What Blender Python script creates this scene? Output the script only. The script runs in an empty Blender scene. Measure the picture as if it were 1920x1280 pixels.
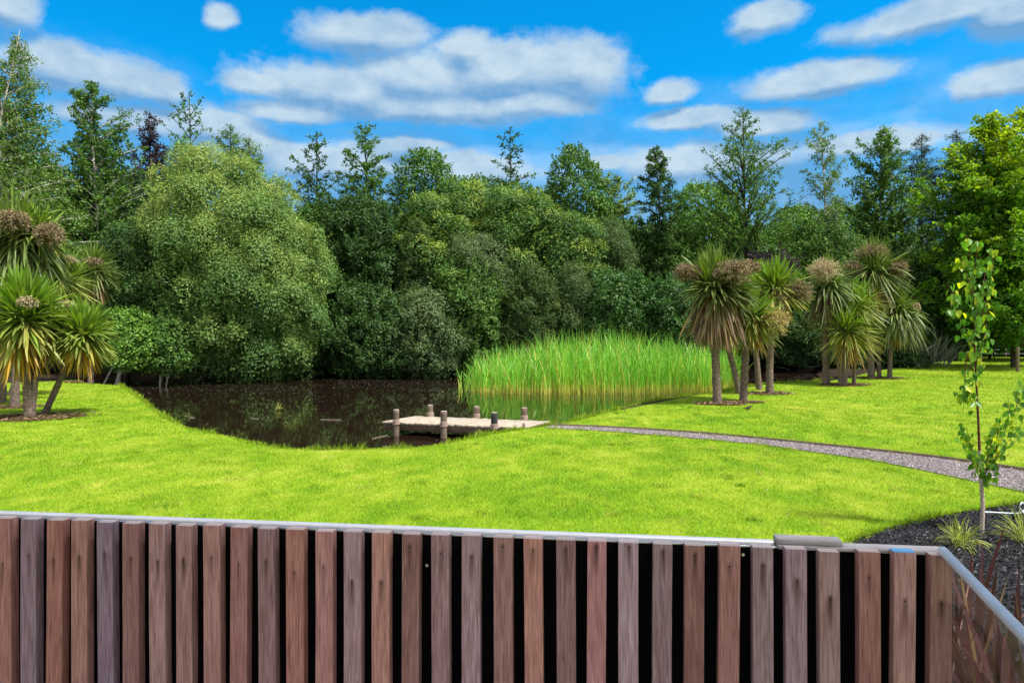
import bpy, math
import numpy as np
from mathutils import Vector

# ------------------------------------------------------------------ basics
H, F, CH = 625.0, 1280.0, 2.1          # horizon row, focal length in px, eye height above the lawn
C = bpy.context.scene.collection
WATER_Z = -0.28
def at(px, py, z=0.0):
    Y = (CH - z) * F / (py - H)
    return np.array([(px - 960) / F * Y, Y, z])
def atY(px, py, Y):
    return np.array([(px - 960) / F * Y, Y, CH - (py - H) / F * Y])
def rng_(s): return np.random.default_rng(s)
def vnoise(x, y, seed=0):
    x = np.asarray(x, float); y = np.asarray(y, float); xi = np.floor(x).astype(np.int64); yi = np.floor(y).astype(np.int64); fx = x - xi; fy = y - yi
    def h(a, b):
        n = (a * 374761393 + b * 668265263 + seed * 1442695041) & 0xFFFFFFFF; n = ((n ^ (n >> 13)) * 1274126177) & 0xFFFFFFFF; return ((n ^ (n >> 16)) & 0xFFFF) / 65535.0
    u = fx * fx * (3 - 2 * fx); v = fy * fy * (3 - 2 * fy)
    return (h(xi, yi) * (1 - u) + h(xi + 1, yi) * u) * (1 - v) + (h(xi, yi + 1) * (1 - u) + h(xi + 1, yi + 1) * u) * v
def fbm(x, y, seed=0, oct=4):
    a, t, f = 0, 0, 1.0
    for o in range(oct): a = a + vnoise(x * f + 17 * o, y * f + 31 * o, seed + o) / f ** .7; t += 1 / f ** .7; f *= 2.03
    return np.clip((a / t - .5) * 1.9 + .5, 0, 1)
def patch(x, y): return np.clip(.34 * fbm(x * .35, y * .30, 3) + .66 * fbm(x * 3.1, y * 2.3, 9, 5), 0, 1)
def nrm(v): return v / np.maximum(np.linalg.norm(v, axis=-1, keepdims=True), 1e-9)

def mk(name, V, Q, mat, parent=None, attrs=None, smooth=False, origin=None):
    """V (n,3); Q int array (m,k) or list of such arrays"""
    V = np.asarray(V, dtype=np.float32)
    Qs = Q if isinstance(Q, list) else [Q]
    off = np.zeros(3)
    if origin is not None: off = np.asarray(origin, float)
    ploc = np.array(parent['_loc']) if parent is not None and '_loc' in parent else np.zeros(3)
    if origin is None and parent is not None: off = ploc
    V = V - off.astype(np.float32)
    me = bpy.data.meshes.new(name)
    me.vertices.add(len(V)); me.vertices.foreach_set('co', V.ravel())
    idx = np.concatenate([np.asarray(q, dtype=np.int32).ravel() for q in Qs])
    starts = []; s = 0
    for q in Qs:
        k = q.shape[1]; starts.append(s + np.arange(len(q)) * k); s += q.size
    starts = np.concatenate(starts).astype(np.int32)
    me.loops.add(len(idx)); me.loops.foreach_set('vertex_index', idx)
    me.polygons.add(len(starts)); me.polygons.foreach_set('loop_start', starts)
    if smooth: me.polygons.foreach_set('use_smooth', np.ones(len(starts), dtype=bool))
    for n, (dom, arr) in (attrs or {}).items():
        a = me.attributes.new(n, 'FLOAT', dom); a.data.foreach_set('value', np.asarray(arr, dtype=np.float32))
    me.update(calc_edges=True)
    me.materials.append(mat)
    o = bpy.data.objects.new(name, me); C.objects.link(o)
    if parent is not None:
        o.parent = parent
        o.location = Vector(tuple(off - ploc)) if origin is not None else Vector((0, 0, 0))
    elif origin is not None:
        o.location = Vector(tuple(off))
    return o

def thing(name, label, cat, loc, group=None):
    o = bpy.data.objects.new(name, None); C.objects.link(o)
    o.location = Vector(tuple(float(v) for v in loc)); o['_loc'] = [float(v) for v in loc]
    o.empty_display_size = 0.2
    o['label'] = label; o['category'] = cat
    if group: o['group'] = group
    return o
def tag(o, label=None, cat=None, group=None, kind=None):
    if label: o['label'] = label
    if cat: o['category'] = cat
    if group: o['group'] = group
    if kind: o['kind'] = kind
    return o

class Acc:
    def __init__(s): s.V = []; s.Q = {}; s.n = 0; s.A = {}
    def add(s, V, Q, **a):
        V = np.asarray(V).reshape(-1, 3); Q = np.asarray(Q)
        s.V.append(V); s.Q.setdefault(Q.shape[1], []).append((Q + s.n, a)); s.n += len(V)
    def build(s, name, mat, parent=None, smooth=False, origin=None):
        ks = sorted(s.Q); Qs = [np.concatenate([q for q, _ in s.Q[k]]) for k in ks]
        names = set(n for k in ks for _, a in s.Q[k] for n in a)
        at_ = {}
        for n in names:
            at_[n] = ('FACE', np.concatenate([np.broadcast_to(np.asarray(a.get(n, 0.5), dtype=float), (len(q),)) for k in ks for q, a in s.Q[k]]))
        return mk(name, np.concatenate(s.V), Qs, mat, parent, at_, smooth, origin)

def box(c, sx, sy, sz, ang=0.0):
    c = np.asarray(c, float); ca, sa = math.cos(ang), math.sin(ang)
    P = np.array([[x, y, z] for x in (-.5, .5) for y in (-.5, .5) for z in (-.5, .5)]) * [sx, sy, sz]
    P = np.stack([P[:, 0] * ca - P[:, 1] * sa, P[:, 0] * sa + P[:, 1] * ca, P[:, 2]], 1) + c
    Q = np.array([[0, 1, 3, 2], [4, 6, 7, 5], [0, 4, 5, 1], [2, 3, 7, 6], [0, 2, 6, 4], [1, 5, 7, 3]])
    return P, Q

def bevel(o, w=0.004, seg=2):
    m = o.modifiers.new('bevel', 'BEVEL'); m.width = w; m.segments = seg; m.limit_method = 'ANGLE'
    return o

def tubes(P, Rr, sides=5, caps=False):
    """P (n,k,3), Rr (n,k) -> V,Q"""
    P = np.asarray(P, float); Rr = np.asarray(Rr, float)
    if P.ndim == 2: P = P[None]; Rr = Rr[None]
    n, k, _ = P.shape
    T = nrm(np.gradient(P, axis=1))
    ref = np.where(np.abs(T[..., 2:3]) > 0.8, np.array([1., 0, 0]), np.array([0., 0, 1.]))
    # one reference per tube keeps rings aligned
    ref = np.broadcast_to(ref[:, :1], T.shape)
    B = nrm(np.cross(T, ref)); N = np.cross(B, T)
    a = np.arange(sides) / sides * 2 * np.pi
    V = P[:, :, None] + Rr[:, :, None, None] * (B[:, :, None] * np.cos(a)[None, None, :, None] + N[:, :, None] * np.sin(a)[None, None, :, None])
    i = np.arange(n)[:, None, None] * k * sides; j = np.arange(k - 1)[None, :, None] * sides; s = np.arange(sides)[None, None, :]
    s2 = (s + 1) % sides
    Q = np.stack([i + j + s, i + j + s2, i + j + sides + s2, i + j + sides + s], -1).reshape(-1, 4)
    return V.reshape(-1, 3), Q

def path(pts, k):
    pts = np.asarray(pts, float); d = np.r_[0, np.cumsum(np.linalg.norm(np.diff(pts, axis=0), axis=1))]
    # catmull-ish smoothing through dense interp then averaging
    t = np.linspace(0, d[-1], k); out = np.stack([np.interp(t, d, pts[:, i]) for i in range(pts.shape[1])], 1)
    for _ in range(2): out[1:-1] = out[1:-1] * .5 + (out[:-2] + out[2:]) * .25
    return out

def leafquads(P, N, L, W, rng, T=None, tb=0.6, fold=0.18):
    n = len(P)
    N = nrm(N)
    if T is None: T = rng.normal(size=(n, 3))
    else: T = nrm(T) * tb + rng.normal(size=(n, 3)) * (1 - tb)
    T = nrm(T - N * (T * N).sum(-1, keepdims=True)); B = np.cross(N, T)
    L = (L * rng.uniform(.65, 1.3, n))[:, None]; W = (W * rng.uniform(.7, 1.3, n))[:, None]
    V = np.stack([P - T * L * .5, P + B * W * .5 + N * W * fold - T * L * .08, P + T * L * .5, P - B * W * .5 + N * W * fold - T * L * .08], 1)
    return V.reshape(-1, 3), np.arange(4 * n).reshape(n, 4)

# ------------------------------------------------------------------ materials
def newmat(name):
    m = bpy.data.materials.new(name); m.use_nodes = True; nt = m.node_tree; nt.nodes.clear()
    return m, nt, nt.nodes, nt.links
def nd(nt, t, ins=None, **kw):
    n = nt.nodes.new(t)
    for k, v in kw.items(): setattr(n, k, v)
    for k, v in (ins or {}).items():
        s = n.inputs[k]
        if isinstance(v, bpy.types.NodeSocket): nt.links.new(v, s)
        else: s.default_value = v
    return n
def rgba(c): return (c[0], c[1], c[2], 1.0)
def ramp(nt, fac, stops, interp='LINEAR'):
    r = nt.nodes.new('ShaderNodeValToRGB'); r.color_ramp.interpolation = interp
    e = r.color_ramp.elements
    while len(e) < len(stops): e.new(0.5)
    for i, (p, c) in enumerate(stops):
        e[i].position = p; e[i].color = rgba(c) if len(c) == 3 else c
    nt.links.new(fac, r.inputs[0]); return r.outputs[0]
def mixc(nt, fac, a, b, mode='MIX'):
    m = nt.nodes.new('ShaderNodeMix'); m.data_type = 'RGBA'; m.blend_type = mode
    for s, v in ((m.inputs[0], fac), (m.inputs[6], a), (m.inputs[7], b)):
        if isinstance(v, bpy.types.NodeSocket): nt.links.new(v, s)
        elif isinstance(v, (tuple, list)): s.default_value = rgba(v)
        else: s.default_value = v
    return m.outputs[2]
def mth(nt, op, a, b=None, c=None, clamp=False):
    m = nt.nodes.new('ShaderNodeMath'); m.operation = op; m.use_clamp = clamp
    for s, v in zip(m.inputs, (a, b, c)):
        if v is None: continue
        if isinstance(v, bpy.types.NodeSocket): nt.links.new(v, s)
        else: s.default_value = v
    return m.outputs[0]
def attr(nt, n): return nd(nt, 'ShaderNodeAttribute', attribute_name=n).outputs['Fac']
def noise(nt, vec, scale, detail=3, rough=.55, dist=0.0):
    return nd(nt, 'ShaderNodeTexNoise', {'Vector': vec, 'Scale': scale, 'Detail': detail, 'Roughness': rough, 'Distortion': dist}).outputs['Fac']
def scaled(nt, vec, s):
    return nd(nt, 'ShaderNodeVectorMath', {0: vec, 1: s}, operation='MULTIPLY').outputs[0]
def pos(nt): return nd(nt, 'ShaderNodeNewGeometry').outputs['Position']
def objco(nt): return nd(nt, 'ShaderNodeTexCoord').outputs['Object']
def out(nt, sh): nd(nt, 'ShaderNodeOutputMaterial', {'Surface': sh})
def bump(nt, h, strength=.5, dist=.01):
    return nd(nt, 'ShaderNodeBump', {'Height': h, 'Strength': strength, 'Distance': dist}).outputs[0]

LIFT = dict(birch_leaf=1.35, alder_leaf=1.4, dark_leaf=1.3, gloss_leaf=1.35, plum_leaf=1.3, willow_leaf=1.2, olive_leaf=1.25, pale_leaf=1.3, grey_leaf=1.3, brown_leaf=1.3, greybrown_leaf=1.25, conifer_leaf=1.4, mid_leaf=1.35, bright_leaf=1.3, palm_leaf=1.25, palm_leaf_dark=1.35)
def leafmat(name, c1, c2, c3=None, trans=.3, rough=.55, spec=.25, vary=.8, tt=1.2):
    """per-leaf colour: v2 picks along c1..c3 (age, bough, upward facing or height), v1 varies brightness leaf by leaf"""
    m, nt, N, L = newmat(name)
    v1, v2 = attr(nt, 'v1'), attr(nt, 'v2')
    if name in LIFT: c1, c2, c3 = [None if c is None else tuple(x * LIFT[name] for x in c) for c in (c1, c2, c3)]
    st = [(0.0, c1), (1.0, c2)] if c3 is None else [(0.0, c1), (.55, c2), (1.0, c3)]
    col = ramp(nt, v2, st)
    k = mth(nt, 'MULTIPLY_ADD', v1, vary, 1 - vary / 2)
    col = mixc(nt, 1.0, col, nd(nt, 'ShaderNodeCombineColor', {0: k, 1: k, 2: k}).outputs[0], 'MULTIPLY')
    p = nd(nt, 'ShaderNodeBsdfPrincipled', {'Base Color': col, 'Roughness': rough, 'Specular IOR Level': spec})
    tc = mixc(nt, 1.0, col, (tt, tt * 1.05, tt * .45), 'MULTIPLY')
    t = nd(nt, 'ShaderNodeBsdfTranslucent', {'Color': tc})
    out(nt, nd(nt, 'ShaderNodeMixShader', {0: trans, 1: p.outputs[0], 2: t.outputs[0]}).outputs[0])
    return m

def barkmat(name, c1, c2, scale=(6, 6, 1.2), marks=None, rough=.9):
    m, nt, N, L = newmat(name); v = pos(nt)
    n = noise(nt, scaled(nt, v, scale), 3.0, 5, .65)
    col = ramp(nt, n, [(.35, c1), (.65, c2)])
    if marks:
        k = noise(nt, scaled(nt, v, (2, 2, 9)), 3.0, 3, .6)
        col = mixc(nt, ramp(nt, k, [(.56, (0, 0, 0)), (.62, (1, 1, 1))]), col, marks)
    n2 = noise(nt, scaled(nt, v, (12, 12, 14)), 3.0, 4, .7)
    p = nd(nt, 'ShaderNodeBsdfPrincipled', {'Base Color': col, 'Roughness': rough, 'Specular IOR Level': .2, 'Normal': bump(nt, mth(nt, 'ADD', n, n2), .9, .03)})
    out(nt, p.outputs[0]); return m

M = {}
def plain(name, c, rough=.6, metal=0.0, spec=.5):
    m, nt, N, L = newmat(name); n = noise(nt, pos(nt), 14.0, 3)
    col = mixc(nt, n, tuple(x * .8 for x in c), tuple(x * 1.15 for x in c))
    out(nt, nd(nt, 'ShaderNodeBsdfPrincipled', {'Base Color': col, 'Roughness': rough, 'Metallic': metal, 'Specular IOR Level': spec}).outputs[0])
    return m

# lawn + soil share the ground sheet (soil where attribute 'soil' is 1)
def ground_mat():
    m, nt, N, L = newmat('lawn_ground'); v = pos(nt)
    b = noise(nt, v, 1.7, 4, .65); fz = noise(nt, scaled(nt, v, (1, .55, 1)), 38.0, 3, .7)
    pa = mth(nt, 'ADD', mth(nt, 'MULTIPLY', attr(nt, 'patch'), .75), mth(nt, 'MULTIPLY', noise(nt, v, 3.0, 5, .7), .25))
    c = ramp(nt, pa, [(.15, (.105, .225, .006)), (.45, (.165, .285, .008)), (.68, (.215, .31, .012)), (.95, (.32, .36, .05))])
    k = mth(nt, 'MULTIPLY_ADD', fz, 1.3, .35)
    c = mixc(nt, 1.0, c, nd(nt, 'ShaderNodeCombineColor', {0: k, 1: k, 2: k}).outputs[0], 'MULTIPLY')
    s = ramp(nt, noise(nt, v, 5.0, 5, .7), [(.3, (.012, .008, .005)), (.7, (.040, .024, .016))])
    sl = mth(nt, 'ADD', attr(nt, 'soil'), mth(nt, 'MULTIPLY_ADD', b, .5, -.25))
    sf = ramp(nt, sl, [(.42, (0, 0, 0)), (.58, (1, 1, 1))])
    c = mixc(nt, sf, c, s)
    p = nd(nt, 'ShaderNodeBsdfPrincipled', {'Base Color': c, 'Roughness': .85, 'Specular IOR Level': .15, 'Normal': bump(nt, fz, .6, .03)})
    out(nt, p.outputs[0]); return m
M['ground'] = ground_mat()

def gravel_mat():
    m, nt, N, L = newmat('gravel'); v = pos(nt)
    vo = nd(nt, 'ShaderNodeTexVoronoi', {'Vector': v, 'Scale': 38.0, 'Randomness': 1.0})
    g = nd(nt, 'ShaderNodeSeparateColor', {0: vo.outputs['Color']}).outputs[0]
    c = ramp(nt, g, [(0, (.05, .042, .048)), (.5, (.15, .125, .135)), (1, (.36, .32, .33))])
    n = noise(nt, v, 2.0, 4); c = mixc(nt, mth(nt, 'MULTIPLY', n, .5), c, (.17, .14, .14))
    p = nd(nt, 'ShaderNodeBsdfPrincipled', {'Base Color': c, 'Roughness': .9, 'Specular IOR Level': .2, 'Normal': bump(nt, vo.outputs['Distance'], 1.0, .03)})
    out(nt, p.outputs[0]); return m
M['gravel'] = gravel_mat()

def water_mat():
    m, nt, N, L = newmat('water'); v = pos(nt)
    n = noise(nt, scaled(nt, v, (1, .5, 1)), 3.0, 3, .5)
    k = noise(nt, v, .25, 2)
    nn = mth(nt, 'MULTIPLY', n, ramp(nt, k, [(.35, (.15, .15, .15)), (.7, (1, 1, 1))]))
    p = nd(nt, 'ShaderNodeBsdfPrincipled', {'Base Color': (.013, .007, .005, 1), 'Roughness': .03, 'IOR': 1.33, 'Specular IOR Level': .5, 'Normal': bump(nt, nn, .045, .03)})
    out(nt, p.outputs[0]); return m
M['water'] = water_mat()

def batten_mat():
    m, nt, N, L = newmat('weathered_batten'); v = objco(nt)
    oi = nd(nt, 'ShaderNodeObjectInfo'); rv = nd(nt, 'ShaderNodeCombineXYZ', {0: mth(nt, 'MULTIPLY', oi.outputs['Random'], 30.0), 2: mth(nt, 'MULTIPLY', oi.outputs['Random'], 70.0)}).outputs[0]
    vv = nd(nt, 'ShaderNodeVectorMath', {0: v, 1: rv}, operation='ADD').outputs[0]
    g = noise(nt, scaled(nt, vv, (1, 1, .05)), 170.0, 5, .6, .6)
    g2 = noise(nt, scaled(nt, vv, (1, 1, .16)), 26.0, 4, .65, 1.2)
    c = oi.outputs['Color']
    c = mixc(nt, ramp(nt, g, [(.3, (.0, .0, .0)), (.7, (1, 1, 1))]), mixc(nt, 1.0, c, (.55, .50, .50), 'MULTIPLY'), mixc(nt, 1.0, c, (1.35, 1.33, 1.33), 'MULTIPLY'))
    c = mixc(nt, ramp(nt, g2, [(.45, (0, 0, 0)), (.75, (.65, .65, .65))]), c, mixc(nt, 1.0, c, (.66, .52, .46), 'MULTIPLY'))
    # rust stain running down from the nail at the object's origin
    sx = nd(nt, 'ShaderNodeSeparateXYZ', {0: v})
    az = mth(nt, 'MULTIPLY', sx.outputs[2], 9.0); down = mth(nt, 'LESS_THAN', sx.outputs[2], 0.0)
    zz = mth(nt, 'MULTIPLY', az, mth(nt, 'MULTIPLY_ADD', down, -.85, 1.0)) 
    wob = mth(nt, 'MULTIPLY_ADD', g2, .012, -.006)
    d = mth(nt, 'SQRT', mth(nt, 'ADD', mth(nt, 'POWER', mth(nt, 'MULTIPLY', mth(nt, 'ADD', sx.outputs[0], wob), 20.0), 2.0), mth(nt, 'POWER', mth(nt, 'MULTIPLY', zz, 1.6), 2.0)))
    st = mth(nt, 'MULTIPLY', ramp(nt, d, [(.02, (1, 1, 1)), (.22, (0, 0, 0))]), mth(nt, 'MULTIPLY_ADD', oi.outputs['Random'], .6, .35))
    c = mixc(nt, st, c, (.045, .018, .012))
    kn = ramp(nt, noise(nt, scaled(nt, vv, (1, 1, .5)), 7.0, 2, .5), [(.70, (0, 0, 0)), (.80, (.55, .55, .55))])
    c = mixc(nt, kn, c, (.05, .028, .024))
    p = nd(nt, 'ShaderNodeBsdfPrincipled', {'Base Color': c, 'Roughness': .8, 'Specular IOR Level': .12, 'Normal': bump(nt, g, .5, .002)})
    out(nt, p.outputs[0]); return m
M['batten'] = batten_mat()

def wood_mat(name, c1, c2, sc=(1, 1, 1), k=60.0):
    m, nt, N, L = newmat(name); v = pos(nt)
    g = noise(nt, scaled(nt, v, sc), k, 4, .65, .5); g2 = noise(nt, v, 6.0, 4, .6)
    c = mixc(nt, ramp(nt, g, [(.3, (0, 0, 0)), (.7, (1, 1, 1))]), c1, c2)
    c = mixc(nt, mth(nt, 'MULTIPLY', ramp(nt, g2, [(.4, (0, 0, 0)), (.75, (1, 1, 1))]), .5), c, tuple(x * .5 for x in c1))
    out(nt, nd(nt, 'ShaderNodeBsdfPrincipled', {'Base Color': c, 'Roughness': .85, 'Specular IOR Level': .2, 'Normal': bump(nt, g, .4, .004)}).outputs[0])
    return m
M['deck'] = wood_mat('jetty_boards', (.27, .225, .175), (.50, .43, .355), (1, .25, 1), 40)
M['beam'] = wood_mat('jetty_beam', (.07, .05, .035), (.14, .10, .07), (.2, .2, 1), 40)
M['post'] = wood_mat('jetty_post', (.10, .075, .055), (.23, .18, .14), (1, 1, .12), 60)
M['darkpost'] = wood_mat('tarred_post', (.030, .030, .030), (.07, .07, .065), (1, 1, .12), 60)
M['posttop'] = plain('post_end_grain', (.38, .34, .29), .9)
M['rope'] = plain('rope', (.34, .255, .205), .9)
M['greyblock'] = wood_mat('grey_timber', (.24, .22, .23), (.44, .41, .43), (.08, 1, 1), 60)
M['black'] = plain('black_backing', (.0022, .0022, .003), .9, spec=.05)
M['rail'] = plain('brushed_rail', (.62, .62, .68), .4, metal=.2)
M['steel'] = plain('steel', (.5, .52, .55), .3, metal=.9)
M['nail'] = plain('rusty_nail', (.02, .012, .010), .8)
M['bluepaint'] = plain('blue_paint', (.16, .42, .75), .6)
M['palm_bark'] = barkmat('palm_bark', (.085, .062, .050), (.25, .19, .155), (4, 4, 7))
M['birch_bark'] = barkmat('birch_bark', (.34, .32, .29), (.55, .52, .48), (2, 2, 4), marks=(.06, .05, .045))
M['bark'] = barkmat('dark_bark', (.035, .027, .020), (.10, .08, .06))
M['sapling_bark'] = barkmat('sapling_bark', (.42, .33, .28), (.60, .50, .44), (10, 10, 20))
M['sapling_twig'] = barkmat('sapling_twig', (.09, .030, .022), (.18, .07, .05), (20, 20, 20))
M['fencepost'] = wood_mat('fence_post', (.10, .075, .05), (.19, .15, .11), (1, 1, .15), 30)
M['hose'] = plain('hose', (.55, .66, .70), .35)
M['bird'] = plain('bird_brown', (.045, .03, .022), .8)
M['white'] = plain('white_fleck', (.55, .52, .50), .7)

def mulch_mat():
    m, nt, N, L = newmat('mulch_chips'); v1 = attr(nt, 'v1')
    c = ramp(nt, v1, [(0, (.003, .003, .0045)), (.72, (.012, .0115, .015)), (.93, (.045, .043, .052)), (1, (.16, .15, .15))])
    out(nt, nd(nt, 'ShaderNodeBsdfPrincipled', {'Base Color': c, 'Roughness': .7, 'Specular IOR Level': .2}).outputs[0]); return m
M['mulch'] = mulch_mat()
def mulch_soil():
    m, nt, N, L = newmat('mulch_bed'); v = pos(nt); n = noise(nt, v, 22.0, 4, .7)
    c = ramp(nt, n, [(.3, (.004, .004, .006)), (.7, (.024, .022, .026))])
    out(nt, nd(nt, 'ShaderNodeBsdfPrincipled', {'Base Color': c, 'Roughness': .8, 'Normal': bump(nt, n, .8, .03)}).outputs[0]); return m
M['mulchbed'] = mulch_soil()

def glass_mat():
    m, nt, N, L = newmat('balustrade_glass')
    bf = nd(nt, 'ShaderNodeNewGeometry').outputs['Backfacing']
    fr = nd(nt, 'ShaderNodeFresnel', {'IOR': mth(nt, 'MULTIPLY_ADD', bf, .6667 - 1.5, 1.5)}).outputs[0]
    t = nd(nt, 'ShaderNodeBsdfTransparent', {'Color': (.93, .95, .94, 1)}); g = nd(nt, 'ShaderNodeBsdfGlossy', {'Roughness': .01, 'Color': (.95, .97, .96, 1)})
    out(nt, nd(nt, 'ShaderNodeMixShader', {0: mth(nt, 'MINIMUM', fr, .30), 1: t.outputs[0], 2: g.outputs[0]}).outputs[0]); return m
M['glass'] = glass_mat()
M['glassedge'] = plain('glass_edge', (.20, .27, .22), .2)

# foliage colours (linear)
G = dict(
 birch=leafmat('birch_leaf', (.055, .115, .022), (.095, .175, .032), (.15, .23, .04)),
 alder=leafmat('alder_leaf', (.036, .090, .016), (.065, .140, .024), (.115, .20, .035)),
 dark=leafmat('dark_leaf', (.024, .060, .016), (.046, .102, .026), (.09, .16, .040)),
 darkgloss=leafmat('gloss_leaf', (.022, .066, .016), (.045, .115, .025), (.10, .19, .04), rough=.5, spec=.35),
 purple=leafmat('plum_leaf', (.030, .022, .035), (.055, .042, .06)),
 willow=leafmat('willow_leaf', (.062, .140, .036), (.145, .24, .062), (.30, .35, .09), trans=.28, vary=.8),
 olive=leafmat('olive_leaf', (.036, .092, .020), (.065, .140, .028), (.25, .32, .055), vary=.85),
 pale=leafmat('pale_leaf', (.075, .145, .035), (.12, .20, .04), (.19, .26, .05)),
 grey=leafmat('grey_leaf', (.050, .092, .038), (.095, .150, .060), (.17, .22, .095)),
 brown=leafmat('brown_leaf', (.038, .075, .022), (.065, .115, .030), (.16, .16, .05)),
 greybrown=leafmat('greybrown_leaf', (.042, .088, .028), (.075, .130, .042), (.16, .21, .08)),
 maple=leafmat('maple_leaf', (.040, .125, .010), (.12, .25, .012), (.34, .43, .015), trans=.4, tt=1.5),
 conifer=leafmat('conifer_leaf', (.016, .035, .020), (.028, .055, .026), (.055, .07, .028)),
 mid=leafmat('mid_leaf', (.045, .105, .022), (.08, .16, .032), (.13, .215, .045)),
 bright=leafmat('bright_leaf', (.07, .15, .025), (.11, .22, .032), (.17, .28, .045)),
)
M['palmleaf'] = leafmat('palm_leaf', (.12, .22, .020), (.16, .18, .04), (.40, .33, .07), trans=.25, rough=.5, spec=.3, vary=.6)
M['palmgreen'] = leafmat('palm_leaf_dark', (.10, .155, .025), (.075, .098, .030), (.32, .29, .09), trans=.2, rough=.48, spec=.35, vary=.6)
M['deadleaf'] = leafmat('palm_leaf_dead', (.16, .11, .075), (.36, .25, .12), (.55, .32, .03), trans=.2, rough=.6, spec=.2, vary=.7)
M['flowerbrown'] = leafmat('palm_flower_brown', (.15, .115, .07), (.27, .205, .125), (.45, .37, .24), trans=.1, rough=.8, spec=.1, vary=.8)
M['flowerpink'] = leafmat('palm_flower_pale', (.30, .23, .15), (.50, .40, .27), (.72, .62, .46), trans=.15, rough=.8, spec=.1, vary=.8)
M['floweryellow'] = leafmat('palm_flower_yellow', (.30, .23, .10), (.47, .37, .16), (.60, .50, .27), trans=.15, rough=.8, spec=.1, vary=.8)
M['reed'] = leafmat('reed_leaf', (.62, .56, .12), (.17, .46, .035), (.30, .58, .12), trans=.35, rough=.4, spec=.3, vary=.6)
M['grassblade'] = leafmat('grass_blade', (.115, .25, .006), (.24, .35, .008), (.48, .48, .10), trans=.32, rough=.5, spec=.25, vary=1.0)
M['sedge'] = leafmat('sedge_leaf', (.12, .19, .03), (.30, .36, .06), (.55, .50, .20), trans=.3, vary=.6)
M['redflax'] = leafmat('red_flax_leaf', (.030, .010, .014), (.070, .020, .026), (.40, .22, .20), trans=.2, rough=.4, spec=.4, vary=.5)
M['greyflax'] = leafmat('grey_flax_leaf', (.12, .15, .13), (.26, .31, .28), (.50, .53, .45), trans=.15, rough=.4, spec=.4, vary=.6)
M['litter'] = leafmat('leaf_litter', (.07, .042, .028), (.16, .10, .065), (.34, .24, .16), trans=.1, rough=.8, spec=.1, vary=.7)
M['sapleaf'] = leafmat('sapling_leaf', (.07, .20, .025), (.16, .33, .025), (.50, .55, .02), trans=.45, rough=.35, spec=.4, vary=.5, tt=1.5)

# ------------------------------------------------------------------ outlines on the ground
def inpoly(P, poly):
    x, y = P[..., 0], P[..., 1]; ins = np.zeros(x.shape, bool); n = len(poly); j = n - 1
    for i in range(n):
        xi, yi = poly[i][:2]; xj, yj = poly[j][:2]
        c = ((yi > y) != (yj > y)) & (x < (xj - xi) * (y - yi) / (yj - yi + 1e-12) + xi); ins ^= c; j = i
    return ins
def distpoly(P, poly):
    d = np.full(P.shape[:-1], 1e9); n = len(poly); p = P[..., :2]
    for i in range(n):
        a = np.array(poly[i][:2]); b = np.array(poly[(i + 1) % n][:2]); ab = b - a
        t = np.clip(((p - a) @ ab) / (ab @ ab + 1e-12), 0, 1)
        d = np.minimum(d, np.linalg.norm(p - (a + t[..., None] * ab), axis=-1))
    return d
pond = [at(*p) for p in [(150, 718), (225, 722), (258, 742), (285, 765), (320, 788), (355, 803), (400, 812), (440, 820), (480, 832), (530, 840), (600, 842), (660, 842), (720, 840), (780, 838), (830, 832), (880, 822), (925, 812), (975, 805), (1020, 799), (1050, 795), (1110, 780), (1170, 763), (1230, 750), (1290, 742), (1340, 738), (1390, 726), (1450, 718), (1540, 713), (1560, 708)]]
pond += [at(*p, WATER_Z) for p in [(1545, 697), (1450, 694), (1300, 697), (1100, 697), (900, 698), (700, 698), (620, 701), (500, 705), (350, 708), (230, 708), (160, 712)]]
pond = [np.array(p[:2]) for p in pond]
path_up = [at(*p)[:2] for p in [(1028, 797), (1110, 799), (1200, 803), (1330, 812), (1420, 821), (1560, 836), (1700, 851), (1820, 866), (1920, 881)]]
path_lo = [at(*p)[:2] for p in [(1024, 803), (1110, 806), (1200, 812), (1330, 823), (1420, 831), (1520, 845), (1640, 862), (1740, 882), (1820, 899), (1920, 921)]]
def extend(L, d=6.0):
    v = L[-1] - L[-2]; v = v / np.linalg.norm(v); return L + [L[-1] + v * d]
path_up, path_lo = extend(path_up, 8), extend(path_lo, 8)
pathpoly = path_up + path_lo[::-1]
bed = [at(*p)[:2] for p in [(1530, 1045), (1600, 1019), (1650, 1001), (1700, 986), (1760, 973), (1820, 961), (1880, 952), (1920, 947), (2000, 939), (2120, 930)]]
bed += [np.array([9.0, 6.0]), np.array([8.5, .3]), np.array([.9, .3]), np.array([1.22, 1.93])]

def lowf(x, y):   # gentle swells of the lawn
    return .035 * np.sin(x * .31 + 1.3) * np.sin(y * .27) + .02 * np.sin(x * .83 + y * .5) * np.clip((y - 5) / 5, 0, 1)
def gz(x, y):
    P = np.stack([np.asarray(x, float), np.asarray(y, float)], -1)
    ins = inpoly(P, pond); d = distpoly(P, pond)
    z = lowf(P[..., 0], P[..., 1]) * np.clip(d / 2, 0, 1)
    dd = np.where(ins, d, 0)
    fall = -np.interp(dd, [0, .12, .5, 1.2, 3], [0, .08, .36, .6, 1.0])
    return np.where(ins, fall, z)

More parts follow.
